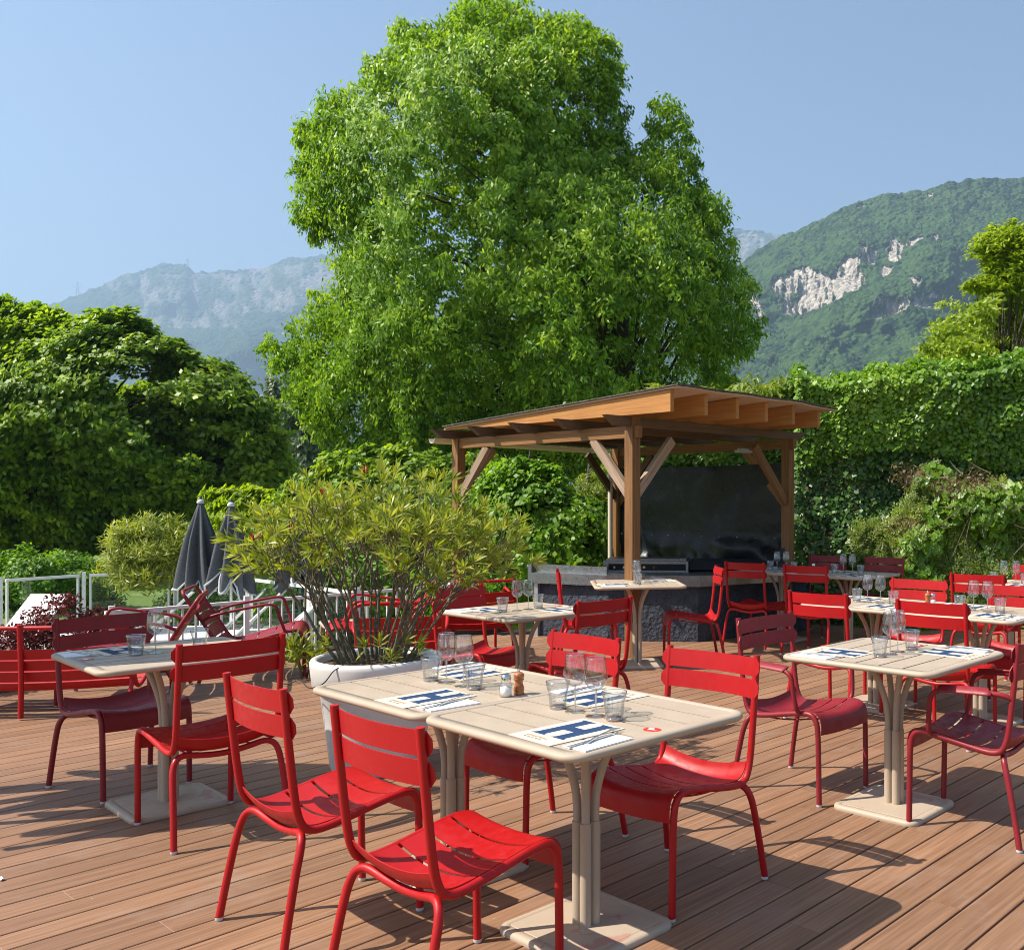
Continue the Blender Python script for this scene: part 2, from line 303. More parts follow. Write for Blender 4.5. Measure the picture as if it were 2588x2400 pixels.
def build_deck():
    V = []; UV = []; RN = []; JV = []; pitch = .1428; gap = .0085; c0 = -8.93
    for i in range(105):
        ca = c0+i*pitch+gap/2; cb = ca+pitch-gap; cm = (ca+cb)/2
        if cm > 5.5: break
        yb = 10.62 if cm > -8.95 and cm < -7.15 else 11.45
        t0 = max((.35+.6358*cm)/.7719, -6+.0*cm); t1 = (yb+.6358*cm)/.7719
        t = t0-random.random()*3.0
        while t < t1:
            te = t+random.choice([2.4, 3.0, 3.6, 4.0]); a = max(t, t0); b = min(te, t1)
            if b > a+.02:
                e = .0012 if te < t1 else 0
                n_ = max(1, int((b-a)/1.5)); r = random.random(); off = random.random()*90
                q = [(ca, a+e), (cb, a+e), (cb, b-e), (ca, b-e)]
                V.append((q, r, off))
                if te < t1 and random.random() < .9: JV.append([(ca, b-e), (cb, b-e), (cb, b+.0042), (ca, b+.0042)])
            t = te
    me = bpy.data.meshes.new('terrace_deck'); vs = []; fs = []; uv = []; rn = []; mi = []
    P = lambda c, t, z: (c*DN[0]+t*DD[0], c*DN[1]+t*DD[1], z)
    for q, r, off in V:
        o = len(vs); ch = .0022; (ca, a), (cb, _), (_, b), _ = q
        for (c, t, z) in ((ca, a, -.024), (ca, a, -ch), (ca+ch, a, 0), (cb-ch, a, 0), (cb, a, -ch), (cb, a, -.024)): vs.append(P(c, t, z))
        for (c, t, z) in ((ca, b, -.024), (ca, b, -ch), (ca+ch, b, 0), (cb-ch, b, 0), (cb, b, -ch), (cb, b, -.024)): vs.append(P(c, t, z))
        for k in range(5):
            fs.append((o+k, o+k+1, o+7+k, o+6+k)); rn.append(r); mi.append(0)
            cc = [ca-.02, ca, ca+ch, cb-ch, cb, cb+.02]
            uv += [a+off, cc[k]+off, a+off, cc[k+1]+off, b+off, cc[k+1]+off, b+off, cc[k]+off]
        for k in (0, 6):
            fs.append(tuple(o+k+j for j in range(6))); rn.append(r); mi.append(0); uv += [0, 0]*6
    for q in JV:
        o = len(vs)
        for c, t in q: vs.append(P(c, t, -.0012))
        fs.append((o, o+1, o+2, o+3)); rn.append(.5); mi.append(1); uv += [0, 0]*4
    me.from_pydata(vs, [], fs); u = me.uv_layers.new(name='UVMap'); u.data.foreach_set('uv', uv)
    q = me.attributes.new('rnd', 'FLOAT', 'FACE'); q.data.foreach_set('value', rn); me.materials.append(M_deck); me.materials.append(M_joint)
    me.polygons.foreach_set('material_index', mi); me.update()
    tag(link(bpy.data.objects.new('terrace_deck', me)), kind='structure')
    L = [P(-8.95, .9, 0), P(-8.95, 7.3, 0), P(-7.1, 7.7, 0), P(-7.0, 8.9, 0), P(5.6, 19.5, 0), P(5.6, 4.8, 0)]
    lo = MB().poly([(p[0], p[1]) for p in L[:]], -.115, -.03); tag(lo.build('deck_substructure', M_dark), kind='structure')
    fa = MB().bar(P(-8.965, .6, -.06), P(-8.965, 7.1, -.06), .028, .15); fa.bar(P(-8.985, 5.8, .045), P(-8.985, 7.1, .045), .03, .09)
    f = fa.build('deck_edge_board', M_woodD); set_uv_box(f, (DD[0], DD[1], 0)); tag(f, kind='structure')
build_deck()

def mountain(name, ridge, Dr, Db, pybase, nx, ny, mat_, rock=None, amp=14, seed=3, extra=None):
    xs = np.array([p[0] for p in ridge], float); ys = np.array([p[1] for p in ridge], float)
    px = np.linspace(xs[0], xs[-1], nx); ry = np.interp(px, xs, ys)
    ry = ry+(fbm(np.stack([px/22, px*0, px*0], -1), 4, seed)-.5)*9
    t = np.linspace(0, 1, ny)[None, :]; PX = np.repeat(px[:, None], ny, 1); PY = pybase+(ry[:, None]-pybase)*t
    D = Db+(Dr-Db)*t**1.15
    big = fbm(np.stack([PX/260+PY/340, PY/170-PX/520, 0*PX], -1), 4, seed+5)-.5
    D = D*(1+.30*big*np.sin(np.pi*t*.97))
    rk = np.zeros_like(PX)
    if rock is not None:
        rk = rock(PX, PY); D = D+rk*fbm(np.stack([PX/9, PY/60, 0*PX], -1), 3, seed+9)*32*Dr/2000
    X = (PX-CX)*D/FPX; Z = H0-(PY-CY)*D/FPX
    fr = (fbm(np.stack([X/(amp*1.6), D/(amp*1.6), Z/(amp*1.6)], -1), 4, seed+2)-.45)*amp*(1-rk)*np.minimum(1, t*8)
    f2 = (vnoise(np.stack([X/(amp*.55), D/(amp*.55), Z/(amp*.55)], -1), seed+8)-.5)*amp*.55*(1-rk)
    D = D-fr*.6-f2; Z = Z+fr*.7+f2*.6
    G = np.stack([X, D, Z], -1)
    back = []
    for k, (dz, dy) in enumerate(((-.06, 1.04), (-.35, 1.15), (-1.0, 1.3))):
        b = G[:, -1].copy(); h = b[:, 2].copy(); b[:, 1] *= dy; b[:, 0] *= dy; b[:, 2] = h*(1+dz); back.append(b)
    G = np.concatenate([G]+[b[:, None] for b in back], 1); rk = np.concatenate([rk]+[np.zeros((nx, 1))]*3, 1)
    tone = fbm(np.stack([G[..., 0]/(amp*3), G[..., 1]/(amp*3), G[..., 2]/(amp*3)], -1), 3, seed+4)
    o = grid_np(name, G, mat_, attrs={'rock': rk, 'tone': tone}, smooth=True); return tag(o, kind='structure')
def mtnmat(name, g0, g1, r0, r1, scale):
    m = bpy.data.materials.new(name); m.use_nodes = True; n = m.node_tree.nodes; l = m.node_tree.links; b = n['Principled BSDF']
    b.inputs['Roughness'].default_value = .95; b.inputs['Specular IOR Level'].default_value = .05
    tc = n.new('ShaderNodeTexCoord'); a = n.new('ShaderNodeAttribute'); a.attribute_name = 'rock'; t2 = n.new('ShaderNodeAttribute'); t2.attribute_name = 'tone'
    v = n.new('ShaderNodeTexVoronoi'); v.inputs['Scale'].default_value = 1/scale; l.new(tc.outputs['Object'], v.inputs[0])
    sep = n.new('ShaderNodeSeparateColor'); l.new(v.outputs['Color'], sep.inputs[0])
    ad = n.new('ShaderNodeMath'); ad.operation = 'MULTIPLY_ADD'; ad.inputs[1].default_value = .55; l.new(sep.outputs[0], ad.inputs[0]); l.new(t2.outputs['Fac'], ad.inputs[2])
    r = n.new('ShaderNodeValToRGB'); r.color_ramp.elements[0].color = (*g0, 1); r.color_ramp.elements[1].color = (*g1, 1); r.color_ramp.elements[0].position = .35; r.color_ramp.elements[1].position = 1
    l.new(ad.outputs[0], r.inputs[0])
    mp = n.new('ShaderNodeMapping'); mp.inputs['Scale'].default_value = (1, 1, .22); l.new(tc.outputs['Object'], mp.inputs[0])
    s = n.new('ShaderNodeTexNoise'); s.inputs['Scale'].default_value = .07*12/scale; s.inputs['Detail'].default_value = 8; s.inputs['Roughness'].default_value = .7; l.new(mp.outputs[0], s.inputs[0])
    r2 = n.new('ShaderNodeValToRGB'); r2.color_ramp.elements[0].color = (*r0, 1); r2.color_ramp.elements[1].color = (*r1, 1); r2.color_ramp.elements[0].position = .4; r2.color_ramp.elements[1].position = .6
    l.new(s.outputs[0], r2.inputs[0]); mx = n.new('ShaderNodeMixRGB'); l.new(a.outputs['Fac'], mx.inputs[0]); l.new(r.outputs[0], mx.inputs[1]); l.new(r2.outputs[0], mx.inputs[2])
    l.new(mx.outputs[0], b.inputs['Base Color']); bp = n.new('ShaderNodeBump'); bp.inputs['Strength'].default_value = 1; bp.inputs['Distance'].default_value = scale*.8
    l.new(v.outputs['Distance'], bp.inputs['Height']); bp.invert = True; l.new(bp.outputs[0], b.inputs['Normal']); return m
def inpoly(px, py, P):
    r = np.zeros(px.shape, bool); n = len(P)
    for i in range(n):
        (x1, y1), (x2, y2) = P[i], P[(i+1) % n]
        c = ((y1 > py) != (y2 > py)) & (px < (x2-x1)*(py-y1)/(y2-y1+1e-9)+x1); r ^= c
    return r
def polydist(px, py, P):
    d = np.full(px.shape, 1e9); n = len(P)
    for i in range(n):
        a = np.array(P[i], float); b = np.array(P[(i+1) % n], float); ab = b-a
        t = np.clip(((px-a[0])*ab[0]+(py-a[1])*ab[1])/(ab@ab+1e-9), 0, 1); d = np.minimum(d, np.hypot(px-a[0]-t*ab[0], py-a[1]-t*ab[1]))
    return d
CL = [[(1952, 712), (2040, 665), (2095, 700), (2130, 655), (2175, 640), (2180, 722), (2080, 778), (1990, 800), (1962, 770)],
      [(2170, 622), (2188, 618), (2200, 668), (2186, 668)], [(2200, 622), (2214, 640), (2216, 668), (2204, 664)],
      [(1888, 748), (1906, 742), (1936, 812), (1918, 816)], [(2238, 610), (2270, 602), (2285, 616), (2292, 600), (2332, 592), (2318, 620), (2282, 622), (2272, 658), (2240, 655)],
      [(2196, 788), (2222, 752), (2262, 746), (2300, 752), (2330, 742), (2368, 738), (2388, 748), (2366, 774), (2300, 778), (2232, 800), (2200, 806)],
      [(2226, 678), (2258, 672), (2256, 690), (2226, 702)], [(2172, 512), (2186, 508), (2184, 522), (2172, 522)], [(2340, 486), (2362, 480), (2360, 492), (2340, 496)],
      [(2340, 594), (2372, 594), (2372, 604), (2342, 602)], [(2302, 702), (2324, 704), (2322, 714), (2304, 714)]]
def rockR(px, py):
    jx = (fbm(np.stack([px/11, py/30, 0*px], -1), 3, 21)-.5)*34; jy = (fbm(np.stack([px/16, py/16, 0*px+3], -1), 4, 31)-.5)*30
    r = np.zeros(px.shape, bool)
    for P in CL: r |= inpoly(px+jx*.6, py+jy, P)
    r &= fbm(np.stack([px/9, py/34, 0*px], -1), 3, 44) > .30
    return r.astype(float)
def rockL(px, py):
    t = fbm(np.stack([px/26, py/34, 0*px], -1), 5, 61)
    b = ((px > 620) & (px < 1000) & (py > 660) & (py < 790)) | ((px > 250) & (px < 620) & (py > 690) & (py < 830)) | ((px > 1840) & (py > 575) & (py < 680))
    return np.where(b, np.clip((t-.45)*4, 0, .8), 0)
M_mr = mtnmat('mountain_forest_near', (.012, .030, .014), (.055, .098, .028), (.20, .18, .155), (.50, .45, .38), 8)
M_ml = mtnmat('mountain_forest_far', (.018, .040, .022), (.045, .075, .03), (.13, .13, .12), (.26, .24, .22), 26)
mountain('mountain', [(1500, 1000), (1700, 830), (1790, 740), (1868, 668), (1924, 627), (1979, 596), (2088, 548), (2157, 513), (2240, 489), (2336, 479), (2391, 462), (2487, 451), (2588, 447), (2900, 440), (3300, 430)],
         1900, 900, 1250, 620, 330, M_mr, rockR, 11, 3)
mountain('far_mountain', [(-900, 960), (-300, 900), (0, 832), (133, 768), (204, 747), (259, 720), (314, 696), (369, 680), (416, 664), (471, 671), (494, 690), (510, 690), (581, 683), (667, 676), (730, 651), (785, 648), (832, 644), (879, 648), (1000, 690), (1300, 640), (1500, 600), (1700, 610), (1858, 578), (1903, 582), (1972, 594), (2300, 640)],
         5200, 2600, 1250, 620, 200, M_ml, rockL, 34, 13)
for i, (px, py, s) in enumerate(((196, 745, 34), (474, 672, 20))):
    D = 5150; c = pt(px, py, D); k = D/FPX; b = MB(); hh = s*k
    for sx in (-1, 1):
        b.bar((c[0]+sx*hh*.14, D, c[2]-8), (c[0]+sx*hh*.04, D, c[2]+hh*.6), 2.6, 2.6); b.bar((c[0]+sx*hh*.04, D, c[2]+hh*.6), (c[0], D, c[2]+hh), 2.4, 2.4)
    for z_, w_ in ((.62, .42), (.8, .3)): b.bar((c[0]-hh*w_, D, c[2]+hh*z_), (c[0]+hh*w_, D, c[2]+hh*z_), 2.4, 2.4)
    for z_ in (.15, .35): b.bar((c[0]-hh*.1, D, c[2]+hh*z_), (c[0]+hh*.1, D, c[2]+hh*(z_+.12)), 2, 2)
    tag(b.build('power_pylon', M_alu), ['tall lattice power pylon on the far mountain slope at left', 'tiny lattice mast on the rounded far summit'][i], 'pylon')

# ------------------------------------------------------------------ foliage
def leaf_quads(C, A, B, L, W):
    """diamond leaves: base C, axis A, side B (unit), length L, width W"""
    L = L[:, None]; W = W[:, None]
    return np.stack([C, C+A*L*.45+B*W*.5, C+A*L, C+A*L*.45-B*W*.5], 1).reshape(-1, 3)
def rand_unit(n): v = RG.normal(size=(n, 3)); return v/np.linalg.norm(v, axis=1)[:, None]
def leaves_at(C, L, W, droop=.3, up=.6, out=None, jit=.3):
    n = len(C); N = rand_unit(n)*.9+np.array((0, 0, up))           # leaf normal, mostly up
    if out is not None: N = N+out*1.0+np.array((-.25, -.2, .1))
    N /= np.linalg.norm(N, axis=1)[:, None]; A = np.cross(N, rand_unit(n)); A[:, 2] -= droop
    A /= np.linalg.norm(A, axis=1)[:, None]+1e-9; B = np.cross(N, A); B /= np.linalg.norm(B, axis=1)[:, None]+1e-9
    return leaf_quads(C, A, B, L*(1+jit*(RG.random(n)-.5)*2), W*(1+jit*(RG.random(n)-.5)*2))
def poly_tree(name, P, Y, depth, nclump, nleaf, cr, L, W, lm, label, cat='tree', group=None, trunk=None, zg=-1.0, shell=.55, hole=.42, droop=.35, flat=.75, limbs=60, cap=1.0, bias=0.0, tone=.35, seed=0, tr=.28, crown='crown', upb=.7):
    """P: crown outline (photo pixels) set up at distance Y with real depth; leaves grow in clumps through the volume"""
    P = [tuple(p) for p in P]; xs = [p[0] for p in P]; ys = [p[1] for p in P]; k = Y/FPX
    px = RG.uniform(min(xs), max(xs), nclump*8); py = RG.uniform(min(ys), max(ys), nclump*8); ok = inpoly(px, py, P); px = px[ok]; py = py[ok]
    d = polydist(px, py, P)*k; ok = d > cr*.45*RG.random(len(d)); px = px[ok]; py = py[ok]; d = d[ok]
    half = np.minimum(d*1.25*cap+.1, depth)*(.62+.75*fbm(np.stack([px*k/2.4, py*k/2.0, 0*px+seed], -1), 2, seed))
    u = RG.uniform(-1, 1, len(px)); sh = RG.random(len(px)) < shell; s = np.where(sh, np.sign(u-bias)*(.75+.25*np.abs(u)), u); yy = Y+s*half
    C = np.stack([(px-CX)*k, yy, H0-(py-CY)*k], 1)
    nz = fbm(C/(cr*4.0), 3, 5+seed); keep = nz > hole; C = C[keep][:nclump]; d = d[keep][:nclump]
    n = len(C); cx = (min(xs)+max(xs))/2; root = empty(name, ((trunk[0] if trunk else (cx-CX)*k), Y, zg))
    ctr = np.array([(np.mean(xs)-CX)*k, Y, H0-(np.mean(ys)-CY)*k]); outv = C-ctr; outv /= np.linalg.norm(outv, axis=1)[:, None]+1e-9
    sz = np.minimum(cr*RG.uniform(.55, 1.35, n), d*.8+cr*.45); ct = RG.random(n)
    m = nleaf; ns = 7; S_ = rand_unit(n*ns)*(RG.random((n*ns, 1))**.4); S_[:, 2] *= flat; S_ = S_.reshape(n, ns, 3)*sz[:, None, None]
    pick = RG.integers(0, ns, (n, m)); sub = np.take_along_axis(S_, np.repeat(pick[..., None], 3, 2), 1).reshape(-1, 3)
    Q = rand_unit(n*m)*(RG.random((n*m, 1))**.5)*.42; Q[:, 2] *= flat*1.1
    LC = np.repeat(C, m, 0)+sub+Q*np.repeat(sz, m)[:, None]; LC[:, 2] -= .25*np.repeat(sz, m)*np.hypot(Q[:, 0], Q[:, 1])
    V = leaves_at(LC, np.full(n*m, L), np.full(n*m, W), droop, upb, np.repeat(outv, m, 0))
    r = np.clip(np.repeat(ct, m)*tone+RG.random(n*m)*(1-tone), 0, 1)
    V -= np.array(root.location); quads_np(crown, V, n*m, lm, root, r)
    if trunk:
        b = MB(); x0, r0, ztop = trunk; base = np.array((x0, Y, zg)); top = np.array((x0+(ctr[0]-x0)*.3, Y, ztop))
        tp = [base, base*.7+top*.3+np.array((.05, .05, 0)), base*.35+top*.65-np.array((.08, 0, 0)), top]
        b.tube([p-base for p in tp], [r0*1.25, r0, r0*.7, r0*.25], 12, 6)
        Tq = spline(tp, 8); idx = RG.choice(n, min(limbs, n), replace=False)
        for q in idx:
            c = C[q]; h = np.clip((c[2]-zg)*.62*RG.uniform(.7, 1.05)+zg, zg+.25*(ztop-zg)*0.6, ztop); j = np.argmin(np.abs(Tq[:, 2]-h)); a = Tq[j]
            md = a*.5+c*.5+np.array((0, 0, .12*np.linalg.norm(c-a)))+rand_unit(1)[0]*.25; rl = r0*tr*RG.uniform(.5, 1.1)
            b.tube([a-base, (a*.8+md*.2)-base+rand_unit(1)[0]*.08, md-base, c-base], [rl, rl*.7, rl*.45, rl*.12], 6, 4, caps=False)
        b.build('trunk', M_bark, root)
    return tag(root, label, cat, group)
def shrub(name, c, rx, ry, rz, n, L, W, lm, label, cat='shrub', droop=.2, stems=8, up=.5, cr=.16, ncl=60, low=-.6, flat=.9, hole=.3, tone=.4, group=None):
    root = empty(name, (c[0], c[1], c[2])); u = rand_unit(ncl*4); u = u[u[:, 2] > low][:ncl]; rr = RG.uniform(.55, 1.0, (len(u), 1))
    C = u*rr*np.array((rx, ry, rz)); C[:, 2] += rz*.55; C += (fbm(C*3, 3, 77)[:, None]-.5)*rx*.4
    m = n//len(C); Q = rand_unit(len(C)*m)*(RG.random((len(C)*m, 1))**.5)*cr; Q[:, 2] *= flat; LC = np.repeat(C, m, 0)+Q
    V = leaves_at(LC, np.full(len(LC), L), np.full(len(LC), W), droop, up, np.repeat(u, m, 0))
    r = np.repeat(RG.random(len(C)), m)*tone+RG.random(len(LC))*(1-tone); quads_np('foliage', V, len(LC), lm, root, r)
    b = MB()
    for i in range(stems):
        q = C[RG.integers(len(C))]; b.tube([(q[0]*.12, q[1]*.12, -.05), (q[0]*.45, q[1]*.45, q[2]*.45), q], [.012, .008, .003], 5, 3, caps=False)
    b.build('stem', M_twig, root); return tag(root, label, cat, group)
S = 1.2985
vp = lambda *a: [(x*S, y*S) for x, y in a]
big = vp((905, 8), (945, 0), (990, 12), (1030, 14), (1062, 40), (1100, 22), (1135, 36), (1160, 60), (1190, 62), (1200, 100), (1218, 150), (1226, 200), (1222, 260), (1240, 300), (1262, 262), (1272, 205), (1300, 182), (1330, 205), (1342, 250),
         (1352, 300), (1372, 360), (1412, 385), (1420, 440), (1436, 500), (1466, 540), (1472, 580), (1478, 630), (1508, 668), (1496, 705), (1470, 735), (1440, 742), (1440, 800), (1400, 880), (1350, 960), (1180, 1000), (950, 980), (800, 960), (740, 900), (650, 880), (590, 800),
         (560, 745), (520, 688), (512, 662), (545, 655), (572, 682), (560, 620), (620, 600), (612, 560), (600, 520), (640, 490), (598, 452), (568, 408), (590, 370), (576, 335), (600, 300), (580, 262), (606, 240), (592, 200), (640, 205), (650, 170), (700, 172), (720, 130), (752, 110), (772, 45), (800, 60), (835, 40), (860, 60), (882, 40))
poly_tree('oak_tree', big, 26, 4.6, 3300, 100, .46, .15, .062, L_oak, 'very tall bright green broadleaf tree towering behind the timber pergola', trunk=(-1.9, .38, 11.5), zg=-.6, shell=.62, hole=.37, droop=.75, flat=.85, limbs=110, bias=.15, tone=.55, seed=2)
map_ = vp((-70, 590), (0, 572), (40, 590), (92, 588), (130, 618), (200, 600), (262, 602), (285, 640), (340, 655), (365, 690), (410, 680), (440, 710), (480, 742), (520, 770), (545, 830), (540, 870), (560, 900), (560, 985), (500, 1015), (430, 1010), (330, 1010), (250, 1030), (200, 1085), (120, 1070), (60, 1100), (-70, 1090))
poly_tree('maple_tree', map_, 31, 5.0, 1900, 110, .62, .20, .14, L_maple, 'broad dark green maple tree filling the left edge behind the lawn', trunk=(-20.9, .42, 6.0), zg=-1.1, shell=.66, hole=.40, droop=.15, flat=.45, limbs=80, bias=.15, tone=.5, seed=8, upb=.5)
for i, (P, Y) in enumerate(((vp((520, 740), (560, 728), (590, 760), (600, 860), (580, 960), (530, 960), (505, 850)), 75), (vp((575, 770), (620, 745), (650, 800), (655, 960), (590, 965), (570, 880)), 62), (vp((470, 800), (505, 790), (530, 860), (520, 960), (470, 960)), 68))):
    poly_tree('poplar_tree', P, Y, 3.2, 190, 110, .9, .42, .24, L_grey, ['hazy grey-green tree between the maple and the tall tree', 'grey-green tree touching the left side of the tall tree', 'dim grey-green tree half hidden behind the dark maple'][i], trunk=(((P[0][0]+P[2][0])/2-CX)*Y/FPX, .3, 5), zg=-2, limbs=14, seed=i)
poly_tree('robinia_tree', vp((1752, 700), (1790, 640), (1830, 612), (1835, 570), (1880, 560), (1900, 530), (1935, 545), (1915, 500), (1890, 470), (1935, 440), (1975, 430), (2030, 440), (2120, 480), (2160, 620), (2150, 800), (1800, 790), (1730, 760), (1740, 712)), 21, 3.2, 560, 110, .42, .13, .05, L_lime, 'airy yellow-green tree rising above the hedge at the right edge', trunk=(6.6, .14, 4.6), zg=-.2, hole=.47, flat=.4, droop=.3, limbs=60, tone=.3, seed=5, tr=.35)
poly_tree('young_tree', vp((400, 958), (470, 942), (540, 948), (600, 938), (640, 985), (700, 960), (760, 970), (770, 1080), (700, 1120), (560, 1125), (470, 1110), (420, 1040)), 24, 1.6, 330, 100, .45, .17, .10, L_lime, 'low pale green tree with layered twigs behind the grey parasols', trunk=(-12.2, .08, 1.3), zg=-1.1, flat=.3, limbs=30, tone=.4, seed=15)
poly_tree('hazel_tree', vp((560, 900), (700, 870), (900, 880), (1050, 900), (1080, 1000), (1060, 1120), (900, 1150), (640, 1140), (560, 1040)), 20, 1.8, 420, 110, .42, .15, .10, L_maple, 'dense green hazel tree behind the potted oleander', trunk=(-8, .1, 1.8), zg=-.8, limbs=30, seed=25)
poly_tree('viburnum_bush', vp((955, 900), (1010, 888), (1075, 905), (1110, 960), (1160, 975), (1185, 1030), (1200, 1120), (1195, 1170), (960, 1180), (930, 1060), (940, 950)), 13.2, .9, 420, 100, .24, .085, .062, L_bush, 'fresh green viburnum bush behind the steel counter', 'bush', zg=-.1, trunk=(-2.6, .05, 2.2), limbs=40, seed=35, hole=.3, crown='foliage')
poly_tree('cypress_bush', vp((1130, 930), (1180, 905), (1210, 950), (1215, 1130), (1120, 1140), (1120, 1000)), 13.9, .7, 240, 110, .17, .07, .014, L_con, 'feathery conifer beside the cream downpipe', 'bush', zg=-.1, trunk=(-1.75, .06, 2.4), limbs=25, seed=36, hole=.3, droop=-.2, crown='foliage')

# ------------------------------------------------------------------ hedge on the right: ivy over a tall hedge, clipped conifers in front
YH = 11.75
root = empty('ivy_hedge', (3.6, YH, -.2)); o_ = np.array(root.location)
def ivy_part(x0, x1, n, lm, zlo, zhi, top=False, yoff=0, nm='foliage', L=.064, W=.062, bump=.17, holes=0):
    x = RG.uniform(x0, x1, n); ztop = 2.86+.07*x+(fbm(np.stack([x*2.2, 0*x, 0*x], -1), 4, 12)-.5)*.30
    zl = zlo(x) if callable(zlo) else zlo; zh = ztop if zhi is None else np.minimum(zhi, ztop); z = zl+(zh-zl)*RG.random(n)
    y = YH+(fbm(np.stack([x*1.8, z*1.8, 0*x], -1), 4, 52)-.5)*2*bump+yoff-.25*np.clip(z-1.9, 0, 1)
    if top: y = y+RG.random(n)*1.3; z = ztop+(fbm(np.stack([x*4, y*4, 0*x], -1), 3, 72)-.5)*.45+RG.random(n)*.12
    y -= RG.random(n)*.09; C = np.stack([x, y, z], 1)
    if holes: k = fbm(C*2.6, 3, 99) > holes; C = C[k]; x = x[k]; z = z[k]
    m = len(C); out = np.array((0, -.3, 1.)) if top else np.array((-.3, -1., .95))
    N = rand_unit(m)*.7+out; N /= np.linalg.norm(N, axis=1)[:, None]; A = np.cross(N, rand_unit(m)); A[:, 2] -= .6; A /= np.linalg.norm(A, axis=1)[:, None]
    B = np.cross(N, A); B /= np.linalg.norm(B, axis=1)[:, None]; s = RG.uniform(.55, 1.25, m)
    c = C; LL = (L*s)[:, None]; WW = (W*s)[:, None]
    V = np.stack([c, c+A*LL*.35+B*WW*.5, c+A*LL, c+A*LL*.35-B*WW*.5], 1).reshape(-1, 3)
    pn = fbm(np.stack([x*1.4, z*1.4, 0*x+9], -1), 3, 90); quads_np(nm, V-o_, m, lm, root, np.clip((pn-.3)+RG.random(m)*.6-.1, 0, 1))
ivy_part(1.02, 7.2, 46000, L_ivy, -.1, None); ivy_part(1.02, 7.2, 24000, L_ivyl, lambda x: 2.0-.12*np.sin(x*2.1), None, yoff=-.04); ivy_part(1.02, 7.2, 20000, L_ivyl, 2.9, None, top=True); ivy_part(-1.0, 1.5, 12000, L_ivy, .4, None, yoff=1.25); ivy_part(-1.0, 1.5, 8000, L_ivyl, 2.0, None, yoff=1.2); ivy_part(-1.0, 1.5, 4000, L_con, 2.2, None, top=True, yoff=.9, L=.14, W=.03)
cb = MB(); cb.box((4.25-3.6, .75, 1.42), (6.1, .9, 2.7)); cb.build('light_block_core', M_bark, root)  # plain dark box added behind the ivy leaves to block light
tag(root, 'tall hedge wall covered in glossy dark ivy at right', 'hedge')
root = empty('conifer_hedge', (4.3, 11.3, -.1)); o_ = np.array(root.location)
def spray_hedge(x0, x1, n, lm, ztop, nm='foliage', seed=0, y0=11.2, L=.14, W=.03):
    x = RG.uniform(x0, x1, n); zt = ztop(x); z = -.1+(zt+.1)*RG.random(n)**.85
    y = y0+(fbm(np.stack([x*2.1, z*2.1, 0*x+4], -1), 4, 152+seed)-.5)*.55+np.clip(2.2-x, 0, 1)*.25+.18*z-RG.random(n)*.1; c = np.stack([x, y, z], 1)
    N = rand_unit(n)*.7+np.array((-.3, -1., .9)); N /= np.linalg.norm(N, axis=1)[:, None]; A = np.cross(N, rand_unit(n)*.8+np.array((1., 0, 0))); A[:, 2] = A[:, 2]*.7+.15; A /= np.linalg.norm(A, axis=1)[:, None]
    V = []; rr = []; s = RG.uniform(.6, 1.3, n)
    for k in range(7):      # small pinnate sprays
        t = k/7; sd_ = 1 if k % 2 else -1; Bn = np.cross(N, A); a2 = A*.75+Bn*sd_*.62; a2 /= np.linalg.norm(a2, axis=1)[:, None]; b2 = np.cross(N, a2)
        V.append(leaf_quads(c+A*(L*s*t)[:, None], a2, b2, L*.5*s*(1-.5*t), W*.55*s)); rr.append(RG.random(n))
    pn = fbm(np.stack([x*1.7, z*1.7, 0*x+2], -1), 3, 190); base = np.clip((pn-.3)*1.2, 0, 1)
    quads_np(nm, np.concatenate(V)-o_, n*7, lm, root, np.clip(np.tile(base, 7)*.6+np.concatenate(rr)*.4, 0, 1))
zt = lambda x: 1.15+.55*sstep(1.9, 2.7, x)+.12*np.sin(x*3.1)+.1*np.sin(x*7.7)+.15*sstep(3, 6, x)
spray_hedge(1.7, 7.0, 13000, L_con, zt); spray_hedge(2.2, 7.0, 5000, L_ivyl, zt, seed=3, y0=11.14, L=.10, W=.05)
for (px, py) in ((2300, 1200), (2290, 1330), (2400, 1230), (2470, 1215)):
    c = pt(px, py, 11.05); n = 260; C = np.array(c)+RG.normal(size=(n, 3))*np.array((.12, .05, .07)); V = leaves_at(C, np.full(n, .06), np.full(n, .012), .1, .2); quads_np('dry_foliage', V-o_, n, L_dry, root)
b = MB()
for i in range(26):
    c = pt(RG.uniform(2250, 2588), RG.uniform(1180, 1420), 11.1); d = RG.normal(size=3)*.2; b.tube([np.array(c)-o_, np.array(c)-o_+d*.5+(0, 0, .05), np.array(c)-o_+d+(0, -.05, .12)], [.007, .005, .002], 5, 3)
b.build('branch', M_twig, root)
cb = MB(); cb.box((.35, .62, .78), (4.6, .5, 1.5)); cb.build('light_block_core', M_bark, root)  # same kind of added box, stops light passing through the conifer sprays
tag(root, 'shaggy yellow-green conifer hedge in front of the ivy wall', 'hedge')
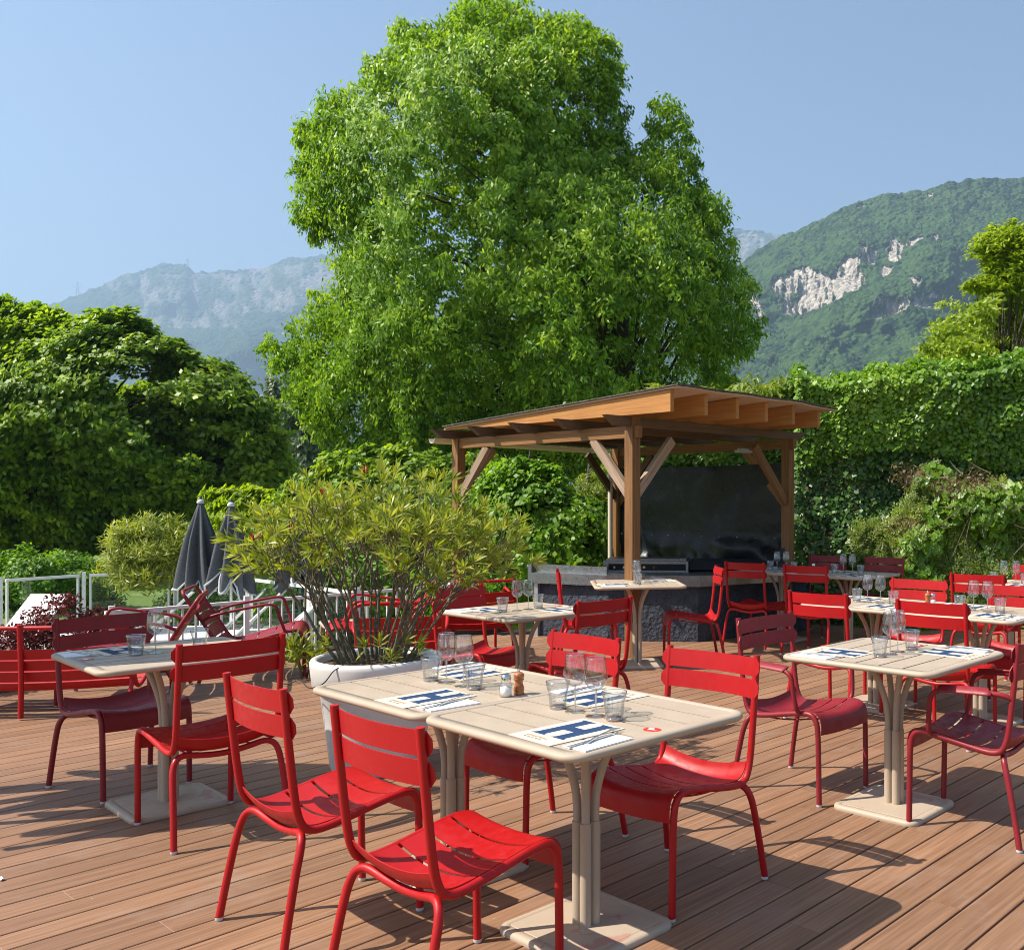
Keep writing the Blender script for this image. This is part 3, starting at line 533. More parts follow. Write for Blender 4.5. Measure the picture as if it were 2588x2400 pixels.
# ------------------------------------------------------------------ pergola, counter
PA = np.array((-.75, 9.0)); PU = np.array((-.761, .649)); PV = np.array((.649, .761)); ang = math.atan2(PV[1], PV[0])
PB = PA+PU*2.77; PC = PA+PV*2.48; PD = PB+PV*2.48
def p3(q, z): return (float(q[0]), float(q[1]), z)
def wbar(name, a, b, wd, ht, m, parent, cut=None):
    k = MB().bar(a, b, wd, ht); o = k.build(name, m, parent); set_uv_box(o, tuple(np.array(b)-np.array(a))); return o
per = empty('pergola', (0, 0, 0))
for q, zb, zt_ in ((PA, 0, 2.27), (PB, -.15, 2.19), (PC, 0, 2.19), (PD, -.15, 2.2)):
    k = MB().box((q[0], q[1], (zb+zt_)/2), (.105, .105, zt_-zb), ang); set_uv_box(k.build('post', M_woodP, per), (0, 0, 1))
ZB = 2.13
for a, b in ((PA, PB), (PC, PD)): wbar('beam', p3(a-PU*.10, ZB), p3(b+PU*.05, ZB), .06, .11, M_woodP, per)
for i in range(5):       # cross purlins, bevelled ends, along PV
    q = PA+PU*(2.77*i/4); z = 2.225; e0, e1 = q-PV*.36, q+PV*2.80; V = []
    for s_ in (-1, 1):
        n_ = PU*s_*.035
        for (pp, dz) in ((e0, .045), (e0+PV*.13, -.045), (e1-PV*.13, -.045), (e1, .045)): V.append(p3(pp+n_, z+dz))
    k = MB(); k.add(V, [(0, 1, 2, 3), (7, 6, 5, 4), (0, 4, 5, 1), (1, 5, 6, 2), (2, 6, 7, 3), (3, 7, 4, 0)], 0, False); set_uv_box(k.build('purlin', M_woodD, per), (PV[0], PV[1], 0))
OH = .62; ZLO = 2.30
for i in range(6):       # tapered rafters: deep at the high side
    s0 = -.12+i*.462; a = PA+PV*s0-PU*OH; b = PA+PV*s0+PU*2.85; n_ = PV*.023; V = []
    for sg in (-1, 1):
        for (pp, z) in ((a, 2.275), (b, 2.275), (b, 2.295), (a, 2.470)): V.append(p3(pp+n_*sg, z))
    k = MB(); k.add(V, [(0, 1, 2, 3), (7, 6, 5, 4), (0, 4, 5, 1), (1, 5, 6, 2), (2, 6, 7, 3), (3, 7, 4, 0)], 0, False); set_uv_box(k.build('rafter', M_woodR, per), (PU[0], PU[1], 0))
def roofsheet(z, th, m, nm, ex):
    G = []
    for i in range(13):
        row = []
        for j in range(9):
            q = PA-PV*(.16+ex)+PV*((2.52+2*ex)*i/12)-PU*(OH+.10+ex)+PU*((2.77+.10+OH+.04+2*ex)*j/8); zz = z+.187*(1-j/8)
            if i >= 10: zz -= .018*(i-9)/3*(1-j/8)*1.5
            row.append(p3(q, zz+.004*math.sin(i*1.7)))
        G.append(row)
    k = MB(); k.sheet(G, th); return k.build(nm, m, per)
rf = roofsheet(2.300, .014, M_ply, 'roof_board', 0); roofsheet(2.317, .012, M_felt, 'roof_felt', .02)
def brace(q, d, m=M_woodL, L=.52, z=2.08):
    wbar('brace', p3(q+d*.04, z-L-.02), p3(q+d*(L+.02), z), .05, .09, m, per)
brace(PA, PU); brace(PA, PV); brace(PB, -PU); brace(PC, -PV, M_woodP, .6); brace(PC, PU, M_woodP, .6); brace(PD, -PU, M_woodD, .6); brace(PD, -PV, M_woodD); brace(PB, PV, M_woodL, .45)
g = MB(); e0, e1 = PB+PU*.17-PV*.24, PB+PU*.17+PV*2.5; G = [[p3(e0+(e1-e0)*t+PU*.055*math.cos(a), 2.185+.055*math.sin(a)-.02*t) for a in np.linspace(math.pi, 2*math.pi, 9)] for t in np.linspace(0, 1, 14)]
g.sheet(G, .004); g.build('gutter', M_cream, per)
g = MB(); q = PD-PU*.0-PV*.10; g.tube([p3(PD+PU*.15-PV*.05, 2.12), p3(q-PV*.04, 2.0), p3(q-PV*.04, 1.85), p3(q-PV*.04, .2)], .032, 12, 5); g.lathe([(.038, 0), (.038, .03)], (q[0]-PV[0]*.04, q[1]-PV[1]*.04, 1.62), 12); g.build('downpipe', M_cream, per)
g = MB(); q = PC+PU*.55; g.box(p3(q-PV*.12, 2.06), (.22, .09, .03), ang); g.box(p3(q-PV*.12, 2.085), (.16, .06, .02), ang); g.build('lamp_fixture', M_lamp, per)
tag(per, 'timber pergola with sloping felt roof and exposed orange rafter ends', 'pergola')
# black tarpaulin behind the grill
G = []
for i in range(40):
    t = i/39; row = []
    for j in range(22):
        z = .66+(1.92-.66)*j/21; q = PD+PU*-.05+(PC-PD)*0+(-PU*0); q = PD*(1-t)+PC*t; q = q-PV*.02
        low = max(0, 1-j/7); f = .03*(fbm(np.array([t*5, z*2, 0.]), 3, 7)-.5)+low*.22*(fbm(np.array([t*9+z*2, z*4, 3.]), 3, 8)-.35)
        row.append(p3(q-PV*f*2, z-.015*math.sin(t*3.1)))
    G.append(row)
tp = MB(); tp.sheet(G, .004); tpo = tp.build('tarpaulin', M_black)
k = MB()
for i in range(10):
    for j in (6.3,):
        t = (i+.5)/10; q = PD*(1-t)+PC*t-PV*.06; k.lathe([(.011, -.002), (.011, .002), (.004, .004)], p3(q, 1.06), 8)
k.build('eyelet', M_chrome, tpo)
tag(tpo, 'black tarpaulin windscreen stretched behind the outdoor grill', 'tarpaulin')
cnt = empty('grill_counter', (0, 0, 0))
C0, C1, C2, C3 = (-1.99, 10.52), (-1.12, 10.10), (-.13, 10.02), (1.15, 10.95)
back_ = [(1.0, 11.62), (-.45, 11.35), (-1.3, 11.1), (-1.75, 11.12)]
inn = [(-1.90, 10.56), (-1.11, 10.16), (-.15, 10.08), (1.08, 10.99)]
k = MB(); k.poly(inn+back_[:1]+back_[1:], -.02, .585)
k2 = k.build('plinth', M_stucco, cnt)
k = MB(); k.poly([C0, C1, C2, C3]+[(1.05, 11.68), (-.45, 11.42), (-1.3, 11.17), (-1.80, 11.19)], .585, .70); k.build('worktop', M_steel, cnt)
k = MB(); k.bar((C0[0]+.02, C0[1]+.10, .745), (C1[0]-.0, C1[1]+.11, .735), .02, .09); k.box((C0[0]-.005, C0[1]+.1, .70), (.05, .10, .17), -.45); k.build('splashback', M_steel, cnt)
k = MB(); k.box((-1.93, 10.55, .28), (.045, .045, .62), -.4); k.build('leg', M_alu, cnt)
tag(cnt, 'stainless steel topped counter with rough slate plinth under the pergola', 'counter')
gr = empty('gas_grill', (-.72, 10.78, .70)); a_ = -.08
k = MB(); k.box((0, 0, .06), (.95, .42, .12), a_); k.box((0, .03, .132), (.90, .36, .02), a_); k.build('body', M_steel, gr)
k = MB(); k.box((.0, -.213, .055), (.86, .012, .07), a_); cpn = k.build('control_panel', M_black, gr)
for i in range(5):
    k = MB(); k.tube([(-.36+i*.11, -.22, .055), (-.36+i*.11, -.25, .055)], [.018, .015], 12, smooth_path=False); k.build('knob', M_chrome, cpn)
tag(gr, 'low stainless gas grill with chrome knobs on the counter', 'grill')
cv = MB(); G = [[(-.25+1.1*i/14, 10.55+.75*j/8+.28*i/14, .74+.025*fbm(np.array([i*.5, j*.6, 0]), 2, 3)+(.05 if 0 < j < 8 else -.03)) for j in range(9)] for i in range(15)]
cv.sheet(G, .01); tag(cv.build('grill_cover', M_cloth), 'dark folded cover lying over the right half of the counter', 'cover')

# ------------------------------------------------------------------ pool side: railing, glass fence, loungers, parasols
rl = empty('railing', (0, 0, 0)); a0 = np.array((-6.55, 6.2)); d0 = DD
q0 = np.array((-4.98, 8.12)); S0, S1 = -.15, 3.6
def rp(t): return q0+d0*t
k = MB(); k.bar(p3(rp(S0), .545), p3(rp(S1), .545), .042, .028); k.build('top_rail', M_white, rl)
k = MB(); k.bar(p3(rp(S0), -.36), p3(rp(S1), -.36), .035, .03); k.build('bottom_rail', M_white, rl)
t = S0+.05; j = 0
while t < S1:
    k = MB(); pst = j % 10 == 0
    k.box(p3(rp(t), (.53-.36)/2 if not pst else .04), (.042, .042, 1.12) if pst else (.015, .015, .89), TH); k.build('post' if pst else 'baluster', M_white, rl); t += .112; j += 1
tag(rl, 'low white baluster railing along the left edge of the deck', 'railing')
fz = .10; FP = [(-13.2, 15.6), (-11.8, 17.0), (-12.2+.55, 17.9), (-10.5, 18.8), (-8.3, 17.3), (-6.6, 15.7), (-4.6, 14.4)]
fp = [(( 0-CX), 1464.5), ((212-CX), 1451), ((443-CX), 1445), ((632-CX), 1461), ((782-CX), 1480), ((930-CX), 1500)]
F_ = [(-14.6, 16.2)]+[(dx*(FPX*(H0-fz)/(y-CY))/FPX, FPX*(H0-fz)/(y-CY)) for dx, y in fp]
fe = empty('glass_fence', (0, 0, 0))
for a, b in zip(F_[:-1], F_[1:]):
    a = np.array(a); b = np.array(b); n_ = max(1, round(np.linalg.norm(b-a)/1.9))
    for i in range(n_):
        u0 = a+(b-a)*i/n_; u1 = a+(b-a)*(i+1)/n_; du = (u1-u0)/np.linalg.norm(u1-u0)
        k = MB(); k.box(p3(u0, -.43), (.06, .06, 1.14), math.atan2(du[1], du[0])); k.build('post', M_white, fe)
        k = MB(); k.bar(p3(u0+du*.09, fz-.02), p3(u1-du*.09, fz-.02), .04, .05)
        for e in (u0+du*.11, u1-du*.11): k.bar(p3(e, -.95), p3(e, fz-.04), .035, .035, up=(1, 0, 0))
        k.bar(p3(u0+du*.09, -.93), p3(u1-du*.09, -.93), .03, .04); fo = k.build('frame', M_white, fe)
        k = MB(); k.bar(p3(u0+du*.13, -.42), p3(u1-du*.13, -.42), .01, .96); k.build('pane', M_pane, fo)
tag(fe, 'white framed glass pool fence beyond the deck', 'fence')
def make_lounger():
    r = empty('sun_lounger')
    k = MB()
    for s_ in (-.32, .32):
        k.bar((s_, -.55, .34), (s_, 1.35, .34), .03, .05)
    k.bar((-.32, 1.35, .34), (.32, 1.35, .34), .03, .05); k.bar((-.32, -.55, .34), (.32, -.55, .34), .03, .05); k.build('frame', M_white, r)
    for s_ in (-.32, .32):
        for y in (-.45, 1.15): q = MB(); q.bar((s_, y, 0), (s_, y, .32), .035, .035); q.build('leg', M_white, r)
    k = MB(); k.bar((0, 0, .375), (0, 1.33, .365), .62, .012); k.build('seat_sling', M_sling, r)
    k = MB(); k.bar((0, 0, .375), (0, -.58, .94), .62, .016, up=(0, 1, 1)); k.build('back_sling', M_sling, r)
    k = MB()
    for s_ in (-.32, .32): k.bar((s_, 0, .37), (s_, -.59, .95), .03, .03)
    k.bar((-.32, -.59, .95), (.32, -.59, .95), .03, .03); k.build('back_frame', M_white, r)
    for s_ in (-.30, .30): k = MB(); k.bar((s_, -.35, .70), (s_, -.05, .36), .02, .02); k.build('strut', M_white, r)
    return r
LG = [(47, 1487, 15.0, 3.0, 'white lounger with upright back at the far left edge'), (378, 1502, 15.5, 1.94, 'white lounger with leaf shadows on its back below the oleander'),
      (568, 1489, 16.0, 1.94, 'white lounger below the leftmost grey parasol'), (600, 1499, 15.2, 1.94, 'white lounger below the second grey parasol'),
      (722, 1507, 15.6, 1.94, 'white lounger seen through the railing beside the big oleander'), (690, 1530, 14.0, 1.94, 'nearest white lounger right behind the white railing')]
first = None
for px, py, Y, rz, lb in LG:
    o = make_lounger() if first is None else copy_tree(first); first = first or o
    o.location = ((px-CX)*Y/FPX, Y, -.985); o.rotation_euler = (0, 0, rz); tag(o, lb, 'sun lounger', 'white sun loungers by the pool')
def parasol(name, loc, sc_, label, zbase, group, folds=8, hem=1.20, top=2.46, spread=.30, seed=0, stand=True):
    r = empty(name, loc); rnd = random.Random(seed); nn = folds*12; prof = np.linspace(0, 1, 18); V = []; ph = rnd.random()*6
    low = [rnd.uniform(-.20, .22) for _ in range(folds)]
    def sil(a, t):
        k_ = math.cos(folds*a+1.5*math.sin(t*2+ph)); rad = .035+(spread-.035)*t**.85; f = (1+.40*k_*min(1, t*2.2)) ; return rad*f
    for t in prof:
        for j in range(nn):
            a = 2*math.pi*j/nn; q = sil(a, t); i0 = (a/(2*math.pi)*folds); w_ = .5+.5*math.cos(folds*a+1.5*math.sin(t*2+ph)); hm = low[int(i0) % folds]
            z = top-.06-(top-.06-hem)*t-(t**3)*(.24*w_+hm*.7); V.append((q*math.cos(a), q*math.sin(a), z))
    n = len(prof); F = [(i*nn+j, (i+1)*nn+j, (i+1)*nn+(j+1) % nn, i*nn+(j+1) % nn) for i in range(n-1) for j in range(nn)]
    k = MB(); k.add(V, F, 0, True); c = k.build('canopy', M_grey, r)
    W = [Vector(v) for v in V[(n-1)*nn:]]; k = MB(); k.tube([tuple(v*1.004) for v in W]+[tuple(W[0]*1.004)], .016, 6, smooth_path=False, caps=False); k.build('piping', M_trim, c)
    k = MB(); k.lathe([(.0, top), (.03, top-.004), (.055, top-.03), (.06, top-.06), (.05, top-.075)], seg=16); k.build('vent_cap', M_trim, r)
    k = MB(); k.lathe([(0, top+.06), (.018, top+.05), (.024, top+.02), (.018, top-.01)], seg=12); k.build('finial', M_grey, r)
    k = MB(); k.tube([(0, 0, .04), (0, 0, top-.05)], .022, 12, smooth_path=False); k.build('pole', M_white, r)
    k = MB(); k.lathe([(0, .06), (.05, .06), (.05, .10), (.24, .05), (.25, 0), (0, 0)], seg=24); k.build('base', M_alu, r)
    r.scale = (sc_,)*3; return tag(r, label, 'parasol', group)
gp = 'closed grey parasols by the pool'
parasol('parasol', ((507-CX)*16.3/FPX, 16.3, -.985), 1.02, 'closed charcoal parasol with pale hem, leftmost by the pool', 0, gp, seed=1)
parasol('parasol', ((584-CX)*16.0/FPX, 16.0, -.985), 1.0, 'closed charcoal parasol beside the potted oleander leaves', 0, gp, seed=5)
parasol('parasol', ((757-CX)*16.4/FPX, 16.4, -.985), 1.0, 'closed charcoal parasol mostly hidden behind the potted oleander', 0, gp, seed=9)
# two more closed parasols stand on the deck just left of the picture: their shadow falls on the left table
gp2 = 'parasols on the deck left of the picture'
parasol('parasol', (-3.86, 4.22, 0), 1.25, 'closed parasol on the deck shading the left table', 0, gp2, seed=3, spread=.23)
parasol('parasol', (-4.28, 4.66, 0), 1.25, 'closed parasol on the deck nearer the bench', 0, gp2, seed=4, spread=.23)
# garden shrubs
shrub('oleander_shrub', pt(372, 1440, 19.0)[:2]+(-.15,), .82, .7, .80, 12000, .17, .03, L_olea, 'yellow-green oleander shrub standing before the glass fence', droop=-.25, stems=14, up=.1, cr=.26, ncl=80)
shrub('garden_shrub', pt(60, 1440, 21.0)[:2]+(-1.2,), .9, .8, 1.0, 9000, .10, .05, L_bush, 'pale green feathery shrub behind the fence at far left', stems=8, cr=.25, ncl=70)
shrub('garden_shrub', pt(170, 1420, 22.0)[:2]+(-1.2,), 1.0, .8, 1.0, 10000, .10, .05, L_bush, 'taller pale green shrub behind the left fence post', stems=8, cr=.28, ncl=80)
shrub('garden_shrub', pt(560, 1500, 19.5)[:2]+(-1.1,), 1.1, .8, .7, 9000, .10, .06, L_maple, 'dark green shrub behind the loungers and parasols', stems=6, cr=.3, ncl=70)
shrub('garden_shrub', pt(880, 1480, 17.5)[:2]+(-1.0,), 1.4, .8, 1.1, 14000, .10, .06, L_bush, 'bright green shrub behind the potted oleander', stems=8, cr=.3, ncl=100)
shrub('garden_shrub', pt(1180, 1500, 13.6)[:2]+(-.3,), .8, .5, .8, 9000, .075, .05, L_bush, 'leafy green shrub left of the steel counter', stems=8, cr=.22, ncl=80)
# purple-leaved hedge in a long planter at the left deck edge
pr = empty('purple_shrub', (-6.2, 7.2, .1)); o_ = np.array(pr.location)
Cc = []
for i in range(330):
    u = RG.uniform(-3.0, .12); bump = .30*math.exp(-((u+.35)/.30)**2)+.24*math.exp(-((u+1.45)/.55)**2)
    p = q0+DD*u-DN*RG.uniform(.0, .42); Cc.append((p[0], p[1], RG.uniform(.26, .36+bump)))
Cc = np.array(Cc); Q = rand_unit(len(Cc)*60)*(RG.random((len(Cc)*60, 1))**.5)*np.array((.08, .08, .07)); LC = np.repeat(Cc, 60, 0)+Q
quads_np('foliage', leaves_at(LC, np.full(len(LC), .032), np.full(len(LC), .019), 0, .5)-o_, len(LC), L_red, pr)
k = MB()
for c in Cc[::4]: k.tube([np.array((c[0], c[1], .1))-o_, (c+np.array((c[0], c[1], .1)))/2-o_, c-o_], [.005, .004, .002], 5, 3)
k.build('stem', M_twig, pr); tag(pr, 'purple-leaved shrub growing behind the red bench at left', 'shrub')
pb = MB(); qa = q0+DD*-3.2-DN*.32; qb = q0+DD*.05-DN*.32; pb.bar(p3(qa, -.42), p3(qb, -.42), .58, 1.2); so_ = MB(); pbo = pb.build('planter_box', M_pave)
so_.bar(p3(qa, .192), p3(qb, .192), .50, .03); so_.build('soil', M_soil, pbo); tag(pbo, 'low planter box with bark mulch under the purple shrub', 'planter')
# log fence on the lawn
lf = empty('log_fence', (0, 0, 0)); fy = 14.5
for z in (-.12, .12): k = MB(); k.tube([pt(1120, 0, fy)[:2]+(z-.03,), pt(1330, 0, fy)[:2]+(z,)], .05, 8, smooth_path=False); k.build('rail', M_woodL, lf)
for px in (1130, 1205, 1290): k = MB(); x = pt(px, 0, fy)[0]; k.tube([(x-.15, fy, -.3), (x+.15, fy-.05, .18)], .045, 8, smooth_path=False); k.build('post', M_woodD, lf)
tag(lf, 'low rustic log fence on the lawn behind the leaf-shadowed table', 'fence')
# ------------------------------------------------------------------ furniture
def prof_len(P): P = np.array(P); return np.concatenate([[0], np.cumsum(np.linalg.norm(np.diff(P, axis=0), axis=1))])
RAIL = [(.206, .257, .012), (.207, .254, .20), (.208, .250, .355), (.209, .236, .415), (.211, .198, .440), (.213, .10, .429), (.215, -.02, .406), (.217, -.11, .393), (.218, -.160, .400), (.2185, -.186, .432), (.219, -.203, .50), (.220, -.222, .66), (.221, -.243, .872)]
SEATP = spline([(0, .2665, .350), (0, .2665, .395), (0, .257, .428), (0, .232, .450), (0, .19, .455), (0, .10, .443), (0, 0, .423), (0, -.08, .411), (0, -.13, .409), (0, -.165, .420), (0, -.187, .446), (0, -.196, .470)], 30)
def seat_slat(k, a, b, w=.203):
    Sx = SEATP[(SEATP[:, 1] <= a) & (SEATP[:, 1] >= b)]
    if a < .26:
        i = np.argmax(SEATP[100:, 1] <= a)+100; Sx = SEATP[i:]; Sx = Sx[Sx[:, 1] >= b]
    Sx = Sx[np.unique(np.linspace(0, len(Sx)-1, min(len(Sx), 14)).astype(int))]; G = []
    for u in np.linspace(-1, 1, 17):
        row = []
        for (_, y, z) in Sx:
            sag = .030 if y < .2 else .030-.022*(y-.2)/.066
            row.append((u*w, y, z-sag*(1-u*u)-.004))
        G.append(row)
    k.sheet(G, .0035)
def make_chair(name, m, arms=False):
    r = empty(name); sc1 = {}
    for s in (-1, 1):
        k = MB(); k.tube([(x*s, y, z) for x, y, z in RAIL], .0134, 12, 5); sc1[s] = k.build('side_frame', m, r)
    k = MB(); L_ = [(-.248, -.257, .012), (-.2415, -.236, .13), (-.234, -.210, .26), (-.227, -.192, .330), (-.209, -.178, .368), (-.17, -.166, .380), (-.09, -.156, .365), (0, -.153, .357)]
    k.tube(L_+[(-x, y, z) for x, y, z in L_[-2::-1]], .0134, 12, 5); rlf = k.build('rear_leg_frame', m, r)
    for (x, y) in ((-.206, .257), (.206, .257), (-.248, -.257), (.248, -.257)):
        k = MB(); k.lathe([(0, 0), (.0125, 0), (.0145, .004), (.0145, .013)], (x, y, 0), 12); k.build('foot_cap', M_clear, rlf if y < 0 else sc1[1 if x > 0 else -1])
    k = MB(); seat_slat(k, .3, .154); seat_slat(k, .146, .058); seat_slat(k, .050, -.040); seat_slat(k, -.048, -.2); 
    k.tube([(-.13, .2, .405), (-.13, 0, .372), (-.13, -.15, .368)], .004, 6); k.tube([(.13, .2, .405), (.13, 0, .372), (.13, -.15, .368)], .004, 6); k.build('seat', m, r)
    for z0, z1 in ((.790, .862), (.707, .779)):
        k = MB(); G = []; hw = .247; rc = .022
        for u in np.linspace(-1, 1, 29):
            x = u*hw; dx = max(0, abs(x)-(hw-rc)); e = rc-math.sqrt(max(0, rc*rc-dx*dx)); row = []
            for t in np.linspace(0, 1, 7):
                z = z0+e+(z1-z0-2*e)*t; py = -.222-(z-.66)*.10; row.append((x, py+.016-.034*(1-u*u), z))
            G.append(row)
        k.sheet(G, .004); k.build('backrest', m, r)
    if arms:
        for s in (-1, 1):
            k = MB(); k.tube([(x*s, y, z) for x, y, z in ((.221, -.222, .63), (.238, -.185, .648), (.256, -.10, .655), (.262, 0, .652), (.262, .085, .645), (.262, .128, .615), (.258, .140, .54), (.243, .148, .465), (.214, .150, .432))], .0115, 10, 5)
            k.tube([(s*.258, -.13, .660), (s*.262, -.11, .661), (s*.262, .07, .655), (s*.262, .095, .650)], .0075, 12, 4, flat=3.2); k.build('armrest', m, r)
    return r
def make_low(name, m, width=.60, arms=True, mid=False, prf=None, sag=.028):
    """low lounge chair or bench: local +y is the front"""
    r = empty(name); hw = width/2
    pr_ = [(.36, .012), (.355, .20), (.345, .34), (.315, .395), (.26, .405), (.10, .365), (-.08, .315), (-.20, .285), (-.265, .295), (-.31, .345), (-.40, .50), (-.50, .665), (-.535, .722)]
    pr_ = prf or pr_; ty, tz = pr_[-1]; RY = -.43 if not prf else -.36
    top = [(-hw, ty, tz), (-hw+.03, ty-.013, tz+.023), (-hw+.09, ty-.017, tz+.03), (hw-.09, ty-.017, tz+.03), (hw-.03, ty-.013, tz+.023), (hw, ty, tz)]
    L_ = [(-hw, y, z) for y, z in pr_]; path = L_+top[1:-1]+[(hw, y, z) for y, z in pr_[::-1]]
    k = MB(); k.tube(path, .0145, 12, 4); k.build('frame', m, r)
    for s in (-1, 1):
        k = MB(); k.tube([(s*hw, -.43, .012), (s*hw, -.38, .13), (s*(hw-.005), -.33, .225), (s*(hw-.03), -.28, .262), (s*(hw-.08), -.24, .272)], .0145, 10, 4); k.build('rear_leg', m, r)
    if mid:
        k = MB(); k.tube([(0, -.40, .012), (0, -.395, .30), (0, -.412, .645)], .017, 10, 4); k.build('mid_post', m, r)
    P_ = spline([(0, y, z+.004) for y, z in pr_[2:]], 6); s_ = prof_len(P_[:, 1:])
    def slats(lo, hi, n, nm):
        k = MB(); tot = s_[-1]; e = np.linspace(lo, hi, n+1)*tot
        for i in range(n):
            a, b = e[i]+.005, e[i+1]-.005; q = np.linspace(a, b, 6); Y_ = np.interp(q, s_, P_[:, 1]); Z_ = np.interp(q, s_, P_[:, 2])
            G = [[(u*(hw-.006), y-sag*(1-u*u)*(1 if lo > .4 else .1), z-sag*(1-u*u)*(1 if lo < .4 else .35)) for y, z in zip(Y_, Z_)] for u in np.linspace(-1, 1, 15)]
            k.sheet(G, .004)
        k.build(nm, m, r)
    slats(0, .48 if prf else .50, 4, 'seat'); slats(.50 if prf else .53, .90 if prf else .93, 5 if prf else 4, 'backrest')
    if arms:
        for s in (-1, 1):
            k = MB(); k.tube([(s*hw, -.405, .51), (s*(hw+.03), -.30, .56), (s*(hw+.035), -.05, .61), (s*(hw+.035), .10, .63), (s*(hw+.035), .15, .60), (s*(hw+.03), .18, .50), (s*hw, .21, .395)], .012, 10, 5); k.build('armrest', m, r)
    for x in (-hw, hw):
        for y in (pr_[0][0], -.43): k = MB(); k.lathe([(0, 0), (.014, 0), (.016, .012)], (x, y, 0), 10); k.build('foot_cap', M_clear, r)
    return r
def rsq(h, r, n=8):
    P = []
    for cx_, cy_, a0_ in ((h-r, h-r, 0), (-h+r, h-r, 90), (-h+r, -h+r, 180), (h-r, -h+r, 270)):
        for i in range(n+1): a = R_(a0_+90*i/n); P.append((cx_+r*math.cos(a), cy_+r*math.sin(a), math.cos(a), math.sin(a)))
    return P
def loft(k, path, prof, closed=False, cap_top=False, mi=0, smooth=True):
    n = len(path); V = []
    for (o, z) in prof:
        for (x, y, nx, ny) in path: V.append((x+nx*o, y+ny*o, z))
    m = len(prof); F = [(i*n+j, i*n+(j+1) % n, ((i+1) % m)*n+(j+1) % n, ((i+1) % m)*n+j) for i in range(m if closed else m-1) for j in range(n)]
    k.add(V, F, mi, smooth)
    if cap_top: k.add(V[(m-1)*n:], [tuple(range(n))], mi, False)
def make_table():
    r = empty('dining_table'); k = MB()
    loft(k, rsq(.405, .075), [(-.045, .742), (-.016, .742), (-.008, .7405), (-.002, .736), (0, .729), (-.002, .722), (-.008, .7165), (-.018, .715), (-.045, .715)], True, smooth=True)
    for i in range(6):
        y0 = -.361+i*.12035; k.box((0, y0+.0602, .7290), (.722, .1100, .025))
    k.box((.25, 0, .713), (.03, .70, .006)); k.box((-.25, 0, .713), (.03, .70, .006)); k.build('tabletop', M_beige, r)
    for i in range(4):
        a = R_(45+90*i); c, s = math.cos(a), math.sin(a); k = MB()
        k.tube([(c*.030, s*.030, .35), (c*.031, s*.031, .42), (c*.038, s*.038, .49), (c*.066, s*.066, .585), (c*.110, s*.110, .67), (c*.146, s*.146, .716)], .0148, 12, 5); k.build('stem', M_beige, r)
    k = MB()
    for i in range(4):
        a = R_(45+90*i); k.tube([(math.cos(a)*.029, math.sin(a)*.029, .018), (math.cos(a)*.029, math.sin(a)*.029, .375)], .0195, 14, smooth_path=False)
    k.build('pedestal', M_beige, r)
    k = MB(); loft(k, rsq(.222, .052), [(0, 0), (.002, .008), (0, .017), (-.006, .0225), (-.014, .024), (-.033, .024), (-.034, .0228), (-.037, .0228), (-.038, .024)], cap_top=True); k.build('base', M_base, r)
    return r
M_base = mat('beige_base_plate', (.43, .345, .26), .5, spec=.35, noise=(9, (.42, .24, .19), .63, .65), bump=(700, .12, .0006))
def facet(a, z): return 1.0-(.045*abs(math.sin(6*a)) if z < .066 else 0)
def make_tumbler():
    r = empty('tumbler'); k = MB(); P = [(0, .0), (.027, .0), (.030, .003), (.0325, .030), (.0355, .062), (.038, .070), (.0425, .094), (.0415, .0955), (.040, .094), (.0355, .070), (.033, .060), (.029, .012), (.0, .010)]
    k.lathe(P, seg=48, mod=facet); k.build('bowl', M_glass2, r)
    k = MB(); k.lathe([(.0425, .0935), (.0430, .0950), (.0415, .0960), (.0403, .0950)], seg=32); k.build('rim', M_rim, r); k = MB(); k.lathe([(0, .0105), (.0275, .0105), (.0285, .004), (.026, .001)], seg=24, mod=facet); k.build('base', M_rim, r); return r
M_glass2 = glassmat('pressed_tumbler_glass', (.985, .99, .99), edge=(.72, .76, .78), boost=3.4, rough=.04)
M_rim = glassmat('glass_rim', (.9, .92, .93), edge=(.7, .74, .78), boost=14, rough=.15)
def make_wine():
    r = empty('wine_glass'); k = MB()
    k.lathe([(.004, .088), (.014, .090), (.026, .098), (.036, .112), (.0405, .128), (.0400, .145), (.0355, .175), (.0315, .199), (.0308, .1995), (.0303, .199), (.0345, .175), (.039, .145), (.0395, .128), (.035, .114), (.025, .100), (.012, .093), (0, .0925)], seg=32); k.build('bowl', M_glass, r)
    k = MB(); k.lathe([(.0318, .1985), (.0322, .1998), (.0310, .2005), (.0300, .1995)], seg=32); k.build('rim', M_rim, r)
    k = MB(); k.lathe([(.0032, .004), (.0030, .02), (.0030, .07), (.004, .088), (0, .0925)], seg=12); k.build('stem', M_rim, r)
    k = MB(); k.lathe([(0, 0), (.035, 0), (.0355, .001), (.03, .0022), (.012, .004), (.0036, .008)], seg=32); k.build('foot', M_glass2, r); return r
def text(body, size, m, parent, loc, rz=0, align='CENTER', ext=.0001, name='lettering'):
    c = bpy.data.curves.new(name, 'FONT'); c.body = body; c.size = size; c.extrude = ext; c.align_x = align; c.materials.append(m)
    me = bpy.data.meshes.new_from_object(bpy.data.objects.new(name, c)); me.name = name; o = bpy.data.objects.new(name, me); link(o, parent); o.location = loc; o.rotation_euler = (0, 0, rz); return o
HP = [(-.082, .105), (-.012, .105), (-.025, .093), (-.025, .022), (.025, .022), (.025, .093), (.012, .105), (.082, .105)]
